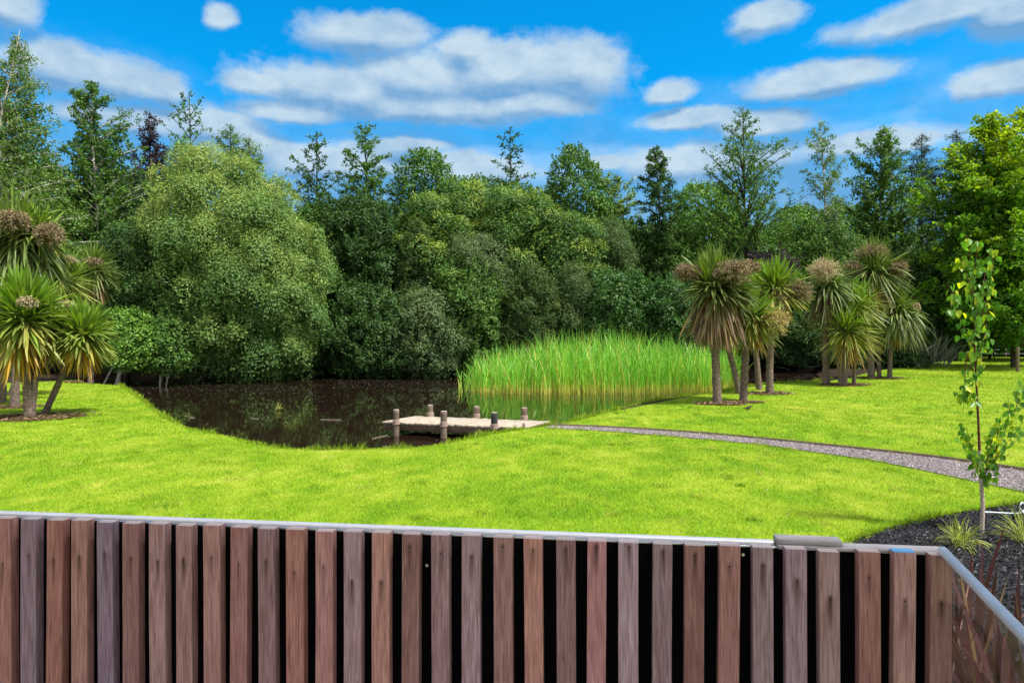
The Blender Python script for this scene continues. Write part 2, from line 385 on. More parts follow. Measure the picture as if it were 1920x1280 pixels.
xs = np.unique(np.concatenate([np.linspace(-400, -40, 14), np.arange(-40, -16, .8), np.arange(-16, 14, .16), np.arange(14, 60, .8), np.linspace(60, 400, 14)]))
ys = np.unique(np.concatenate([np.linspace(-60, 0, 8), np.arange(0, 4, .5), np.arange(4, 30, .16), np.arange(30, 46, .3), np.arange(46, 80, 1.5), np.linspace(80, 900, 16)]))
X, Y = np.meshgrid(xs, ys); Z = gz(X, Y)
_P = np.stack([X, Y], -1); Z = np.where(inpoly(_P, bed), np.minimum(Z, 0) - .10 * np.clip(distpoly(_P, bed) * 3, 0, 1), Z)
far = np.hypot(X, Y); P2 = np.stack([X, Y], -1)
# soil: under the trees, not on the lawn
lawn = [at(*p)[:2] for p in [(-600, 745), (-60, 722), (60, 717), (150, 712), (200, 714), (225, 720), (262, 745), (330, 795), (600, 845), (1000, 800), (1300, 742), (1450, 719), (1560, 714), (1600, 706), (1660, 692), (1720, 684), (1760, 678)]]
lawn += [np.array([33., 52.]), np.array([36., 62.]), np.array([60., 62.]), np.array([60., -20.]), np.array([-60., -20.])]
ind = inpoly(P2, lawn); dl = distpoly(P2, lawn); sd = np.where(ind, -dl, dl)
soil = np.clip(.5 + sd * 1.2, 0, 1)
insp = inpoly(P2, pond); dp = distpoly(P2, pond)
soil = np.where(insp & (dp > .15), 1, soil)
nx, ny = len(xs), len(ys); i = np.arange(ny - 1)[:, None] * nx + np.arange(nx - 1)[None]
Q = np.stack([i, i + 1, i + nx + 1, i + nx], -1).reshape(-1, 4)
g = mk('ground', np.stack([X, Y, Z], -1).reshape(-1, 3), Q, M['ground'], None, {'soil': ('POINT', soil.ravel()), 'patch': ('POINT', patch(X, Y).ravel())}, True)
tag(g, kind='structure')

def sheet(name, poly, z, mat, sub=0):
    V = np.array([[p[0], p[1], z] for p in poly]); me = bpy.data.meshes.new(name)
    me.from_pydata([tuple(v) for v in V], [], [tuple(range(len(V)))]); me.materials.append(mat); me.update()
    o = bpy.data.objects.new(name, me); C.objects.link(o); return o
# water sheet, a little wider than the outline (its rim sits inside the banks)
cen = np.mean(pond, 0)
w = sheet('water', [(-24, 13), (18, 13), (24, 46), (-30, 46)], WATER_Z, M['water']); tag(w, kind='structure')

def strip(a, b, z, k=60):
    A = path(a, k); B = path(b, k); V = []
    W_ = 5
    for s in np.linspace(0, 1, W_):
        P = A * (1 - s) + B * s; V.append(np.c_[P, gz(P[:, 0], P[:, 1]) * 0 + lowf(P[:, 0], P[:, 1]) + z])
    V = np.array(V).reshape(-1, 3); i = np.arange(W_ - 1)[:, None] * k + np.arange(k - 1)[None]
    return V, np.stack([i, i + 1, i + k + 1, i + k], -1).reshape(-1, 4)
V_, Q_ = strip(path_up, path_lo, .014)
pth = mk('path', V_, Q_, M['gravel'], smooth=True); tag(pth, kind='structure')
# loose stones on the path
r = rng_(5); A = path(path_up, 80); B = path(path_lo, 80); n = 15000
i = r.integers(0, 79, n); t = r.random(n)[:, None]; s = r.random(n)[:, None]
Pp = (A[i] * (1 - t) + A[i + 1] * t) * (1 - s) + (B[i] * (1 - t) + B[i + 1] * t) * s
Pp = Pp + r.normal(size=Pp.shape) * .03
Pz = np.c_[Pp, lowf(Pp[:, 0], Pp[:, 1]) + .018]
base = np.array([[1, 0, 0], [0, 1, 0], [-1, 0, 0], [0, -1, 0], [0, 0, 1.]])
sz = r.uniform(.005, .014, (n, 1, 1)); aa = r.random(n) * 6.28
rot = np.stack([np.cos(aa), -np.sin(aa), np.zeros(n), np.sin(aa), np.cos(aa), np.zeros(n), np.zeros(n), np.zeros(n), np.ones(n)], -1).reshape(n, 3, 3)
Vs = np.einsum('nij,kj->nki', rot, base) * sz * r.uniform(.6, 1.4, (n, 1, 3)) + Pz[:, None]
tri = np.array([[0, 1, 4], [1, 2, 4], [2, 3, 4], [3, 0, 4]]); Qs = (np.arange(n)[:, None, None] * 5 + tri).reshape(-1, 3)
M['stone'] = leafmat('path_stone', (.055, .048, .053), (.16, .135, .145), (.40, .36, .37), trans=0, rough=.85, spec=.2, vary=.4)
o = mk('gravel', Vs.reshape(-1, 3), Qs, M['stone'], None, {'v1': ('FACE', np.repeat(r.random(n), 4)), 'v2': ('FACE', np.repeat(r.random(n), 4))})
tag(o, 'loose grey gravel scattered over the winding path', 'gravel', kind='stuff')
# timber edging on the far side of the path
A = path(path_up, 70); d = nrm(np.gradient(A, axis=0)); nn = np.stack([-d[:, 1], d[:, 0]], 1)
e = []
for off, zz in ((0, -.05), (0, .055), (.03, .055), (.03, -.05)):
    P = A + nn * off; e.append(np.c_[P, lowf(P[:, 0], P[:, 1]) + zz])
e = np.array(e); k = 70; ii = np.arange(k - 1)
Q = np.concatenate([np.stack([a * k + ii, a * k + ii + 1, ((a + 1) % 4) * k + ii + 1, ((a + 1) % 4) * k + ii], -1) for a in range(4)])
o = mk('path_edging', e.reshape(-1, 3), Q, M['beam']); tag(o, 'thin dark timber edging along the far side of the gravel path', 'edging')

bd = sheet('garden_bed', bed, .012, M['mulchbed']); tag(bd, kind='structure')

# ------------------------------------------------------------------ mulch chips
r = rng_(11); n = 110000
P = np.c_[r.uniform(1.0, 8.8, n), r.uniform(1.2, 8.5, n)]
P = P[inpoly(P, bed)]; n = len(P)
dedge = distpoly(P, bed[:10]); hz = .012 + .02 * r.random(n) + .02 * np.clip(dedge * 2, 0, 1) * r.random(n)
c = np.c_[P, hz + .012]
Vm, Qm = leafquads(c, np.c_[r.normal(size=(n, 2)) * .55, np.ones(n)], .042, .017, r, fold=.02)
o = mk('bark_mulch', Vm, Qm, M['mulch'], None, {'v1': ('FACE', r.random(n))}); tag(o, 'near black wood chip mulch covering the garden bed', 'mulch', kind='stuff')

# ------------------------------------------------------------------ grass blades
def sdl_(P):
    ins = inpoly(P, lawn); out_ = np.where(ins, 1.0, -1.0); m = P[:, 1] > 26
    if m.any(): out_[m] = np.where(ins[m], distpoly(P[m], lawn), -1)
    return out_
def grass(name, label, seed, bands, mat, extra=None):
    r = rng_(seed); ac = Acc()
    for (y0, y1, dens, h, w_) in bands:
        hw = y1 * .80 + 1
        n = int((y1 - y0) * 2 * hw * dens); P = np.c_[r.uniform(-hw, hw, n), r.uniform(y0, y1, n)]
        P = P[np.abs(P[:, 0]) < P[:, 1] * .79 + .6]
        keep = (sdl_(P) > .15) & ~inpoly(P, pond) & ~inpoly(P, pathpoly) & ~inpoly(P, bed); P = P[keep]; n = len(P)
        z = gz(P[:, 0], P[:, 1]); b = np.c_[P, z - .004]
        pat = patch(P[:, 0], P[:, 1])
        hh = h * r.uniform(.5, 1.35, n) * (1.25 - .5 * pat); a = r.random(n) * 6.28; lean = r.normal(size=(n, 2)) * .5
        t = b + np.c_[lean * hh[:, None], hh]; s = np.c_[np.cos(a), np.sin(a), np.zeros(n)] * w_ * .5
        V = np.stack([b - s, b + s, t], 1).reshape(-1, 3)
        v2 = np.clip(pat * .85 + .06 + r.normal(size=n) * .20, 0, 1)
        ac.add(V, np.arange(3 * n).reshape(n, 3), v1=r.random(n), v2=v2)
    # coarser tufts and weeds scattered through the turf
    nc = 240; cc = np.c_[r.uniform(-13, 13, nc), r.uniform(6.6, 20, nc)]; cc = cc[(sdl_(cc) > .1) & ~inpoly(cc, pond) & ~inpoly(cc, pathpoly) & ~inpoly(cc, bed) & (distpoly(cc, pond) > .3)]
    nb_ = 70; sg_ = r.uniform(.03, .13, len(cc)); P = (cc[:, None] + r.normal(size=(len(cc), nb_, 2)) * sg_[:, None, None]).reshape(-1, 2); n = len(P)
    b = np.c_[P, gz(P[:, 0], P[:, 1]) - .004]; hh = r.uniform(.03, .07, n); a = r.random(n) * 6.28; t = b + np.c_[r.normal(size=(n, 2)) * .6 * hh[:, None], hh]; s = np.c_[np.cos(a), np.sin(a), np.zeros(n)] * .004
    ac.add(np.stack([b - s, b + s, t], 1).reshape(-1, 3), np.arange(3 * n).reshape(n, 3), v1=r.random(n) * .8, v2=np.repeat(np.clip(r.choice([.0, .15, .3, .95], len(cc)) + r.normal(0, .05, len(cc)), 0, 1), nb_))
    o = ac.build(name, mat); tag(o, label, 'grass', kind='stuff'); return o
grass('lawn_grass', 'bright green mown grass blades covering the lawn', 21,
      [(2.3, 6.3, 1800, .034, .006), (6.3, 9, 5200, .032, .0045), (9, 13, 3000, .034, .006), (13, 19, 1200, .036, .010), (19, 30, 420, .042, .016), (30, 42, 150, .05, .03), (42, 62, 55, .055, .05)], M['grassblade'])
# taller fringe along the pond lip and bed edge
r = rng_(23); ac = Acc()
lip = np.array([np.array(p) for p in pond[1:29]]); edges = [(lip, 16000, .10), (np.array(bed[1:10]), 7000, .075), (np.array(path_lo), 6000, .05), (np.array(path_up), 5000, .05)]
for E, n, h in edges:
    Pd = path(E, 400); i = r.integers(0, 399, n); t = r.random(n)[:, None]; P = Pd[i] * (1 - t) + Pd[i + 1] * t + r.normal(size=(n, 2)) * .045
    ok = ~inpoly(P, bed) & ~(inpoly(P, pond) & (distpoly(P, pond) > .10)); P = P[ok]; n = len(P)
    b = np.c_[P, gz(P[:, 0], P[:, 1]) - .01]; hh = h * r.uniform(.3, 1.2, n) * np.clip(.35 + 2.2 * fbm(P[:, 0] * 2.5, P[:, 1] * 2.5, 41) ** 2, .3, 1.5); a = r.random(n) * 6.28
    tt = b + np.c_[r.normal(size=(n, 2)) * .45 * hh[:, None], hh]; s = np.c_[np.cos(a), np.sin(a), np.zeros(n)] * np.interp(P[:, 1], [7, 14, 30], [.004, .007, .014])[:, None]
    ac.add(np.stack([b - s, b + s, tt], 1).reshape(-1, 3), np.arange(3 * n).reshape(n, 3), v1=r.random(n), v2=np.clip(r.normal(.4, .25, n), 0, 1))
o = ac.build('edge_grass', M['grassblade']); tag(o, 'longer grass fringe along the pond bank, path and bed edges', 'grass', kind='stuff')

# daisies / clover flecks in the lawn
r = rng_(29); n = 260; P = np.c_[r.uniform(-12, 14, n), r.uniform(6.8, 22, n)]; P = P[inpoly(P, lawn) & ~inpoly(P, bed) & ~inpoly(P, pathpoly) & ~inpoly(P, pond)]; n = len(P)
Vd, Qd = leafquads(np.c_[P, gz(P[:, 0], P[:, 1]) + .045], np.c_[r.normal(size=(n, 2)) * .2, np.ones(n)], .018, .016, r, fold=0)
o = mk('daisies', Vd, Qd, M['white']); tag(o, 'tiny white daisies dotted through the lawn', 'daisies', kind='stuff')

# ------------------------------------------------------------------ flecks on the water
r = rng_(31); n = 16000
P = np.c_[r.uniform(-24, 18, n), r.uniform(15, 40, n)]
P = P[inpoly(P, pond)]; P = P[distpoly(P, pond) > .45]
q = np.clip((P[:, 1] - 22) / 7, 0.012, 1) * (.35 + .65 * (np.sin(P[:, 0] * .5 + 1) * np.sin(P[:, 1] * .8 + P[:, 0] * .3) > -.2)); P = P[r.random(len(P)) < q]; n = len(P)
Vd, Qd = leafquads(np.c_[P, np.full(n, WATER_Z + .004)], np.tile([0, 0, 1.], (n, 1)), .03, .024, r, fold=0)
o = mk('floating_petals', Vd, Qd, M['white']); tag(o, 'pale petals and flecks floating on the dark pond', 'petals', kind='stuff')
# floating twigs
ac = Acc()
for (x1, y1, x2, y2) in [(698, 822, 728, 815), (600, 786, 640, 787), (345, 779, 357, 781), (356, 783, 366, 783), (470, 784, 486, 785)]:
    a, b = at(x1, y1, WATER_Z + .01), at(x2, y2, WATER_Z + .01); V, Q = tubes(np.linspace(a, b, 4), np.full(4, .006), 4); ac.add(V, Q)
o = ac.build('floating_twigs', M['rope']); tag(o, 'thin pale twigs floating near the jetty', 'twigs', kind='stuff')

# ------------------------------------------------------------------ jetty
fl, bl, br, fr = at(714.5, 791.6), at(778, 781.5), at(1030, 790.3), at(983, 803)
jt = thing('jetty', 'low pale timber jetty with six rope-bound posts reaching into the pond', 'jetty', (fl + fr) / 2 + [0, 0, WATER_Z])
u = (fr - fl); v = (bl - fl + br - fr) / 2; nb = 25; r = rng_(41); zt = .02
for k in range(nb):
    s0, s1 = (k + .05) / nb, (k + .95) / nb; j0, j1 = r.normal(0, .006, 2); dz = r.normal(0, .004)
    a = fl + u * s0 - v * j0; b = fl + u * s1 - v * j0; c_ = b + v * (1 + j1); d_ = a + v * (1 + j1)
    tp = np.array([a, b, c_, d_]); tp[:, 2] = zt + dz; bt = tp.copy(); bt[:, 2] -= .045
    V = np.r_[bt, tp]; Q = np.array([[0, 3, 2, 1], [4, 5, 6, 7], [0, 1, 5, 4], [1, 2, 6, 5], [2, 3, 7, 6], [3, 0, 4, 7]])
    bevel(mk('deck_board', V, Q, M['deck'], jt), .004, 1)
ang = math.atan2(u[1], u[0]); Lx = np.linalg.norm(u[:2])
for f_, z_ in ((.035, -.10), (.5, -.10), (.95, -.10)):
    c_ = fl + u * .5 + v * f_; c_[2] = z_ + .005
    V, Q = box(c_, Lx * .985, .05, .15, ang); bevel(mk('beam', V, Q, M['beam'], jt))
c_ = fl - u / Lx * .0 + v * .5; c_[2] = -.10
V, Q = box(fl + v * .5 + u * .008 + [0, 0, -.095], .045, np.linalg.norm(v[:2]) * .9, .14, math.atan2(v[1], v[0]) - math.pi / 2); mk('end_beam', V, Q, M['beam'], jt)
V, Q = box(fr - u * .003 + [0, 0, .03], .05, .04, .16, ang); mk('stub', V, Q, M['post'], jt)
def jpost(px, ytop, ybase, zb, w_, dark=False, back=False):
    # axis stands just outside the deck edge
    if back: e0, e1, sgn = bl, br, 1
    else: e0, e1, sgn = fl, fr, -1
    # intersect view ray with offset edge line
    nv = nrm(np.array([-(e1 - e0)[1], (e1 - e0)[0], 0])); nv = nv if nv[1] > 0 else -nv
    a = e0 + nv * sgn * (w_ / 2 + .012); dr = e1 - e0; k = (px - 960) / F
    t = (k * a[1] - a[0]) / (dr[0] - k * dr[1]); c = a + dr * t
    top = CH - (ytop - H) / F * c[1]
    rr = rng_(int(px)); w_ *= .86; n = 18; zs = np.linspace(-.8, top, n); P = np.c_[np.full(n, c[0]), np.full(n, c[1]), zs]
    P = np.r_[P, [P[-1] + [0, 0, .006]]]; rad = np.r_[np.full(n, w_ / 2), [w_ / 2 - .008]]; rad = rad * (1 + rr.normal(0, .008, len(rad)))
    V, Q = tubes(P, rad, 20); m = len(V); ce = P[-1] + [0, 0, .001]
    tip = np.arange(20) + m - 20
    p = mk('post', V, Q, M['darkpost'] if dark else M['post'], jt, smooth=True)
    Vt = np.r_[V[tip], [ce]]; Qt = np.array([[i, (i + 1) % 20, 20] for i in range(20)]); mk('post_top', Vt, Qt, M['posttop'], p)['_loc'] = jt['_loc']
    # rope: stacked coils at deck height
    turns = 5; k_ = 24 * turns; th = np.linspace(0, 2 * np.pi * turns, k_); zr = -.035 + .115 * np.linspace(0, 1, k_) + .006
    Pr = np.c_[c[0] + (w_ / 2 + .008) * np.cos(th), c[1] + (w_ / 2 + .008) * np.sin(th), zr + (.03 if back else 0)]
    V, Q = tubes(Pr, np.full(k_, .0115), 7); mk('rope', V, Q, M['rope'], p, smooth=True)
# children of parts share the thing's frame
_mk = mk
def mk(name, V, Q, mat, parent=None, attrs=None, smooth=False, origin=None):
    if parent is not None and '_loc' not in parent:
        root = parent
        while root.parent: root = root.parent
        o = _mk(name, V, Q, mat, root, attrs, smooth, None); o.parent = parent
        o.location = Vector((0, 0, 0)) - (parent.location if parent is not root else Vector((0, 0, 0)))
        return o
    return _mk(name, V, Q, mat, parent, attrs, smooth, origin)
for a in [(743, 768, 811, 0, .160), (832, 771, 815, 0, .175), (927, 773.5, 808, 0, .175, True)]: jpost(*a)
for a in [(806.6, 759, 783, 0, .165), (893.6, 762, 785, 0, .165), (983, 764.5, 790, 0, .175)]: jpost(*a, back=True)

# ------------------------------------------------------------------ slatted screen in front
d0 = .60
def fz_(px): return d0 * F / ((973 + (px - 60) * 64 / 1640) - H)
A0 = np.array([(39 - 960) / F * fz_(39), fz_(39)]); A1 = np.array([(1745 - 960) / F * fz_(1745), fz_(1745)])
fu = (A1 - A0) / np.linalg.norm(A1 - A0); fn = np.array([-fu[1], fu[0]]);  fn = fn if fn[1] > 0 else -fn   # fn points away from the camera
ftop = CH - d0
def online(px):
    k = (px - 960) / F; t = (k * A0[1] - A0[0]) / (fu[0] - k * fu[1]); return A0 + fu * t
fang = math.atan2(fu[1], fu[0])
fence = thing('screen_fence', 'slatted timber screen of weathered battens across the foreground', 'fence', (float(online(800)[0]), float(online(800)[1]), ftop - 1.0))
lefts = [-10, 39, 86, 134, 182, 230, 280, 329, 380, 431, 483, 535, 590, 643, 698, 752, 809, 867, 924, 982, 1043, 1100, 1161, 1225, 1284, 1348, 1412, 1475, 1538, 1609, 1676, 1745]
nails = [161, 1041, 1049, 1045, 1038, 1046, 1053, 1049, 1045, 1057, 1051, 1073, 1062, 1090, 1091, 1024, 1037, 1043, 1024, 1031, 1029, 1023, 1024, 1033, 1040, 1061, 1060, 1088, 1121, 1081, 1125, 1130]
cols = [(.27,.17,.145),(.235,.205,.235),(.26,.155,.125),(.30,.20,.17),(.20,.175,.215),(.25,.165,.15),(.26,.195,.185),(.31,.225,.205),(.27,.185,.165),(.26,.165,.15),(.215,.165,.165),(.29,.175,.145),(.29,.19,.175),
        (.31,.255,.265),(.31,.205,.17),(.22,.15,.135),(.27,.21,.21),(.29,.245,.26),(.27,.19,.17),(.31,.20,.165),(.21,.155,.15),(.30,.19,.19),(.31,.27,.30),(.26,.215,.23),(.23,.15,.13),(.30,.19,.17),(.27,.235,.245),(.30,.25,.28),(.31,.245,.235),(.26,.16,.14),(.31,.22,.20),(.27,.18,.16)]
def lit_endmat():
    m, nt, N, L = newmat('batten_lit_end_grain'); oi = nd(nt, 'ShaderNodeObjectInfo'); n = noise(nt, pos(nt), 120.0, 3)
    c = mixc(nt, .55, oi.outputs['Color'], (.85, .74, .68)); c = mixc(nt, mth(nt, 'MULTIPLY', n, .5), c, mixc(nt, 1.0, c, (.5, .42, .4), 'MULTIPLY'))  # pale end grain, lightened in colour to carry the sun on the batten tops
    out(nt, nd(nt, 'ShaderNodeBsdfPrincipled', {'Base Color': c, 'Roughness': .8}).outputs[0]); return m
M['lit_endgrain'] = lit_endmat()
r = rng_(51); bw, bt_ = .0555, .033
for k, px in enumerate(lefts):
    p = online(px); w_ = bw * r.uniform(.97, 1.03); dz = r.normal(0, .0013)
    cx = p + fu * w_ / 2
    # front face centre at nail height is the origin
    nz = CH - (nails[k] - H) / F * p[1] if k else ftop - .15
    o = bpy.data.objects.new('batten', None)
    lo, hi = ftop - 1.02, ftop + dz
    zz = np.linspace(lo, hi, 10); bow = .0025 * np.sin(np.linspace(0, 3.1, 10) * r.uniform(.6, 1.4) + r.random() * 3) * r.choice([-1, 1])
    V = []; ca, sa = math.cos(fang), math.sin(fang)
    for z_, b_ in zip(zz, bow):
        for lx, ly in ((-w_ / 2, 0), (w_ / 2, 0), (w_ / 2, bt_), (-w_ / 2, bt_)):
            lx += b_; V.append((lx, ly, z_ - nz))
    V = np.array(V); Qb = [[j * 4 + a, j * 4 + (a + 1) % 4, j * 4 + 4 + (a + 1) % 4, j * 4 + 4 + a] for j in range(9) for a in range(4)] + [[3, 2, 1, 0], [36, 37, 38, 39]]
    me = bpy.data.meshes.new('batten'); me.from_pydata([tuple(q) for q in V], [], Qb); me.materials.append(M['batten']); me.materials.append(M['lit_endgrain']); me.polygons[len(me.polygons) - 1].material_index = 1; me.update()
    bpy.data.objects.remove(o); o = bpy.data.objects.new('batten', me); C.objects.link(o)
    o.parent = fence; o.location = Vector((cx[0], cx[1], nz)) - fence.location; o.rotation_euler = (0, r.normal(0, .0015), fang)
    gv = .5 * (cols[k][0] + cols[k][2]) * .9; sv = 1.05; vb = r.uniform(.82, 1.12)
    o.color = tuple(max(.02, vb * (gv + (cv - gv) * sv) * f_) for cv, f_ in zip(cols[k], (1.36, 1.17, 1.26))) + (1,); bevel(o, .0018, 2)
    # nail
    th = np.arange(8) / 8 * 6.283; Vn = np.c_[np.cos(th) * .0028, np.full(8, -.0006), np.sin(th) * .0028]
    me = bpy.data.meshes.new('nail'); me.from_pydata([tuple(q) for q in Vn], [], [tuple(range(8))]); me.materials.append(M['nail'])
    nl = bpy.data.objects.new('nail', me); C.objects.link(nl); nl.parent = o
    if k == 30:
        V, Q = box((0, bt_ / 2, hi - nz + .0012), w_ * .98, bt_ * .96, .002); me = bpy.data.meshes.new('paint'); me.from_pydata([tuple(q) for q in V], [], [tuple(map(int, q)) for q in Q]); me.materials.append(M['bluepaint'])
        pt = bpy.data.objects.new('blue_paint', me); C.objects.link(pt); pt.parent = o
def fbox(name, off0, off1, z0, z1, pxa, pxb, mat, parent, bv=.002):
    a, b = online(pxa), online(pxb); c2 = (a + b) / 2 + fn * (off0 + off1) / 2
    V, Q = box((c2[0], c2[1], (z0 + z1) / 2), np.linalg.norm(b - a), off1 - off0, z1 - z0, fang)
    o = _mk(name, V, Q, mat, parent); bevel(o, bv, 2); return o
fbox('backing_panel', bt_ + .002, bt_ + .016, ftop - 1.02, ftop - .014, -160, 1772, M['black'], fence)
fbox('base_board', -.01, .018, ftop - 1.06, ftop - 1.022, -160, 1772, M['black'], fence)
fbox('cap_rail', bt_ + .020, bt_ + .046, ftop - .012, ftop + .003, -160, 1462, M['rail'], fence, .004)
fbox('rail_trim', bt_ + .0035, bt_ + .018, ftop - .012, ftop - .0065, -160, 1772, M['steel'], fence, .001)
fbox('timber_cap', bt_ - .004, bt_ + .05, ftop - .0115, ftop - .001, 1464, 1790, M['greyblock'], fence, .002)
c2 = (online(1462) + online(1592)) / 2 + fn * (bt_ + .030)
V, Q = box((c2[0], c2[1], ftop + .0075), .178, .05, .016, fang - .02); blk = _mk('timber_block', V, Q, M['greyblock']); bevel(blk, .003, 2)
tag(blk, 'short grey offcut of timber lying on the rail of the slatted screen', 'timber')
# snail-like bits / screw heads on the black backing
for px, py in ((1398, 1038), (795, 1058), (1656, 1123)):
    p = online(px); p = p + fn * .0; z_ = CH - (py - H) / F * (p[1] + .04); th = np.arange(12) / 12 * 6.283
    q = p + fn * (bt_ + .0005)
    Vn = np.array([[q[0] + fu[0] * math.cos(t) * .0045, q[1] + fu[1] * math.cos(t) * .0045 , z_ + math.sin(t) * .0045] for t in th])
    _mk('screw_head', Vn, np.arange(12)[None], M['steel'], fence)

# glass panel with rail, running from the corner towards the camera on the right
c0 = online(1775) + fn * .02; g1 = np.array([(1920 - 960) / F * .6 * F / (1195 - H), .6 * F / (1195 - H)]); gd = (g1 - c0) / np.linalg.norm(g1 - c0)
gl = thing('glass_balustrade', 'clear glass balustrade panel with slim metal top rail at the right', 'balustrade', (c0[0], c0[1], ftop - 1.0))
gang = math.atan2(gd[1], gd[0]); Lg = 1.15; gc = c0 + gd * (Lg / 2 + .006)
V, Q = box((gc[0], gc[1], ftop - .5), Lg, .012, 1.0, gang); _mk('glass_pane', V, Q, M['glass'], gl)
V, Q = box((*(c0 + gd * .001), ftop - .5), .006, .0125, 1.0, gang); _mk('glass_edge', V, Q, M['glassedge'], gl)
Pr = np.array([[*(c0 + gd * t), ftop + .004] for t in np.linspace(-.002, Lg, 6)]); V, Q = tubes(Pr, np.full(6, .0125), 16); _mk('top_rail', V, Q, M['rail'], gl, smooth=True)

# ------------------------------------------------------------------ the house the view is taken from: its deck, and an unseen strip added to shade the screen
M['shade_strip'] = plain('shade_strip_grey', (.30, .29, .28), .8); M['deckfloor'] = wood_mat('deck_floor', (.16, .11, .08), (.26, .19, .15), (1, .06, 1), 60)
ec = (A0 + A1) / 2 + fu * .4 - fn * (.30 + .35)
V, Q = box((ec[0], ec[1], 3.3), 9.6, .70, .12, fang); vr = _mk('shade_strip', V, Q, M['shade_strip']); tag(vr, kind='structure')  # stands in for the house overhead, shaped to keep sun off the battens
V, Q = box((-2.4, -1.15, ftop - 1.12), 7.0, 5.7, .05); df = _mk('deck_floor', V, Q, M['deckfloor']); tag(df, kind='structure')
# ------------------------------------------------------------------ trees
def prof_fn(profile, Yb):
    """profile rows (py, xl, xr) -> world z (ascending), centre x, radius"""
    p = np.array(sorted(profile, key=lambda q: -q[0]), float)
    z = CH - (p[:, 0] - H) / F * Yb; xl = (p[:, 1] - 960) / F * Yb; xr = (p[:, 2] - 960) / F * Yb
    return z, (xl + xr) / 2, (xr - xl) / 2

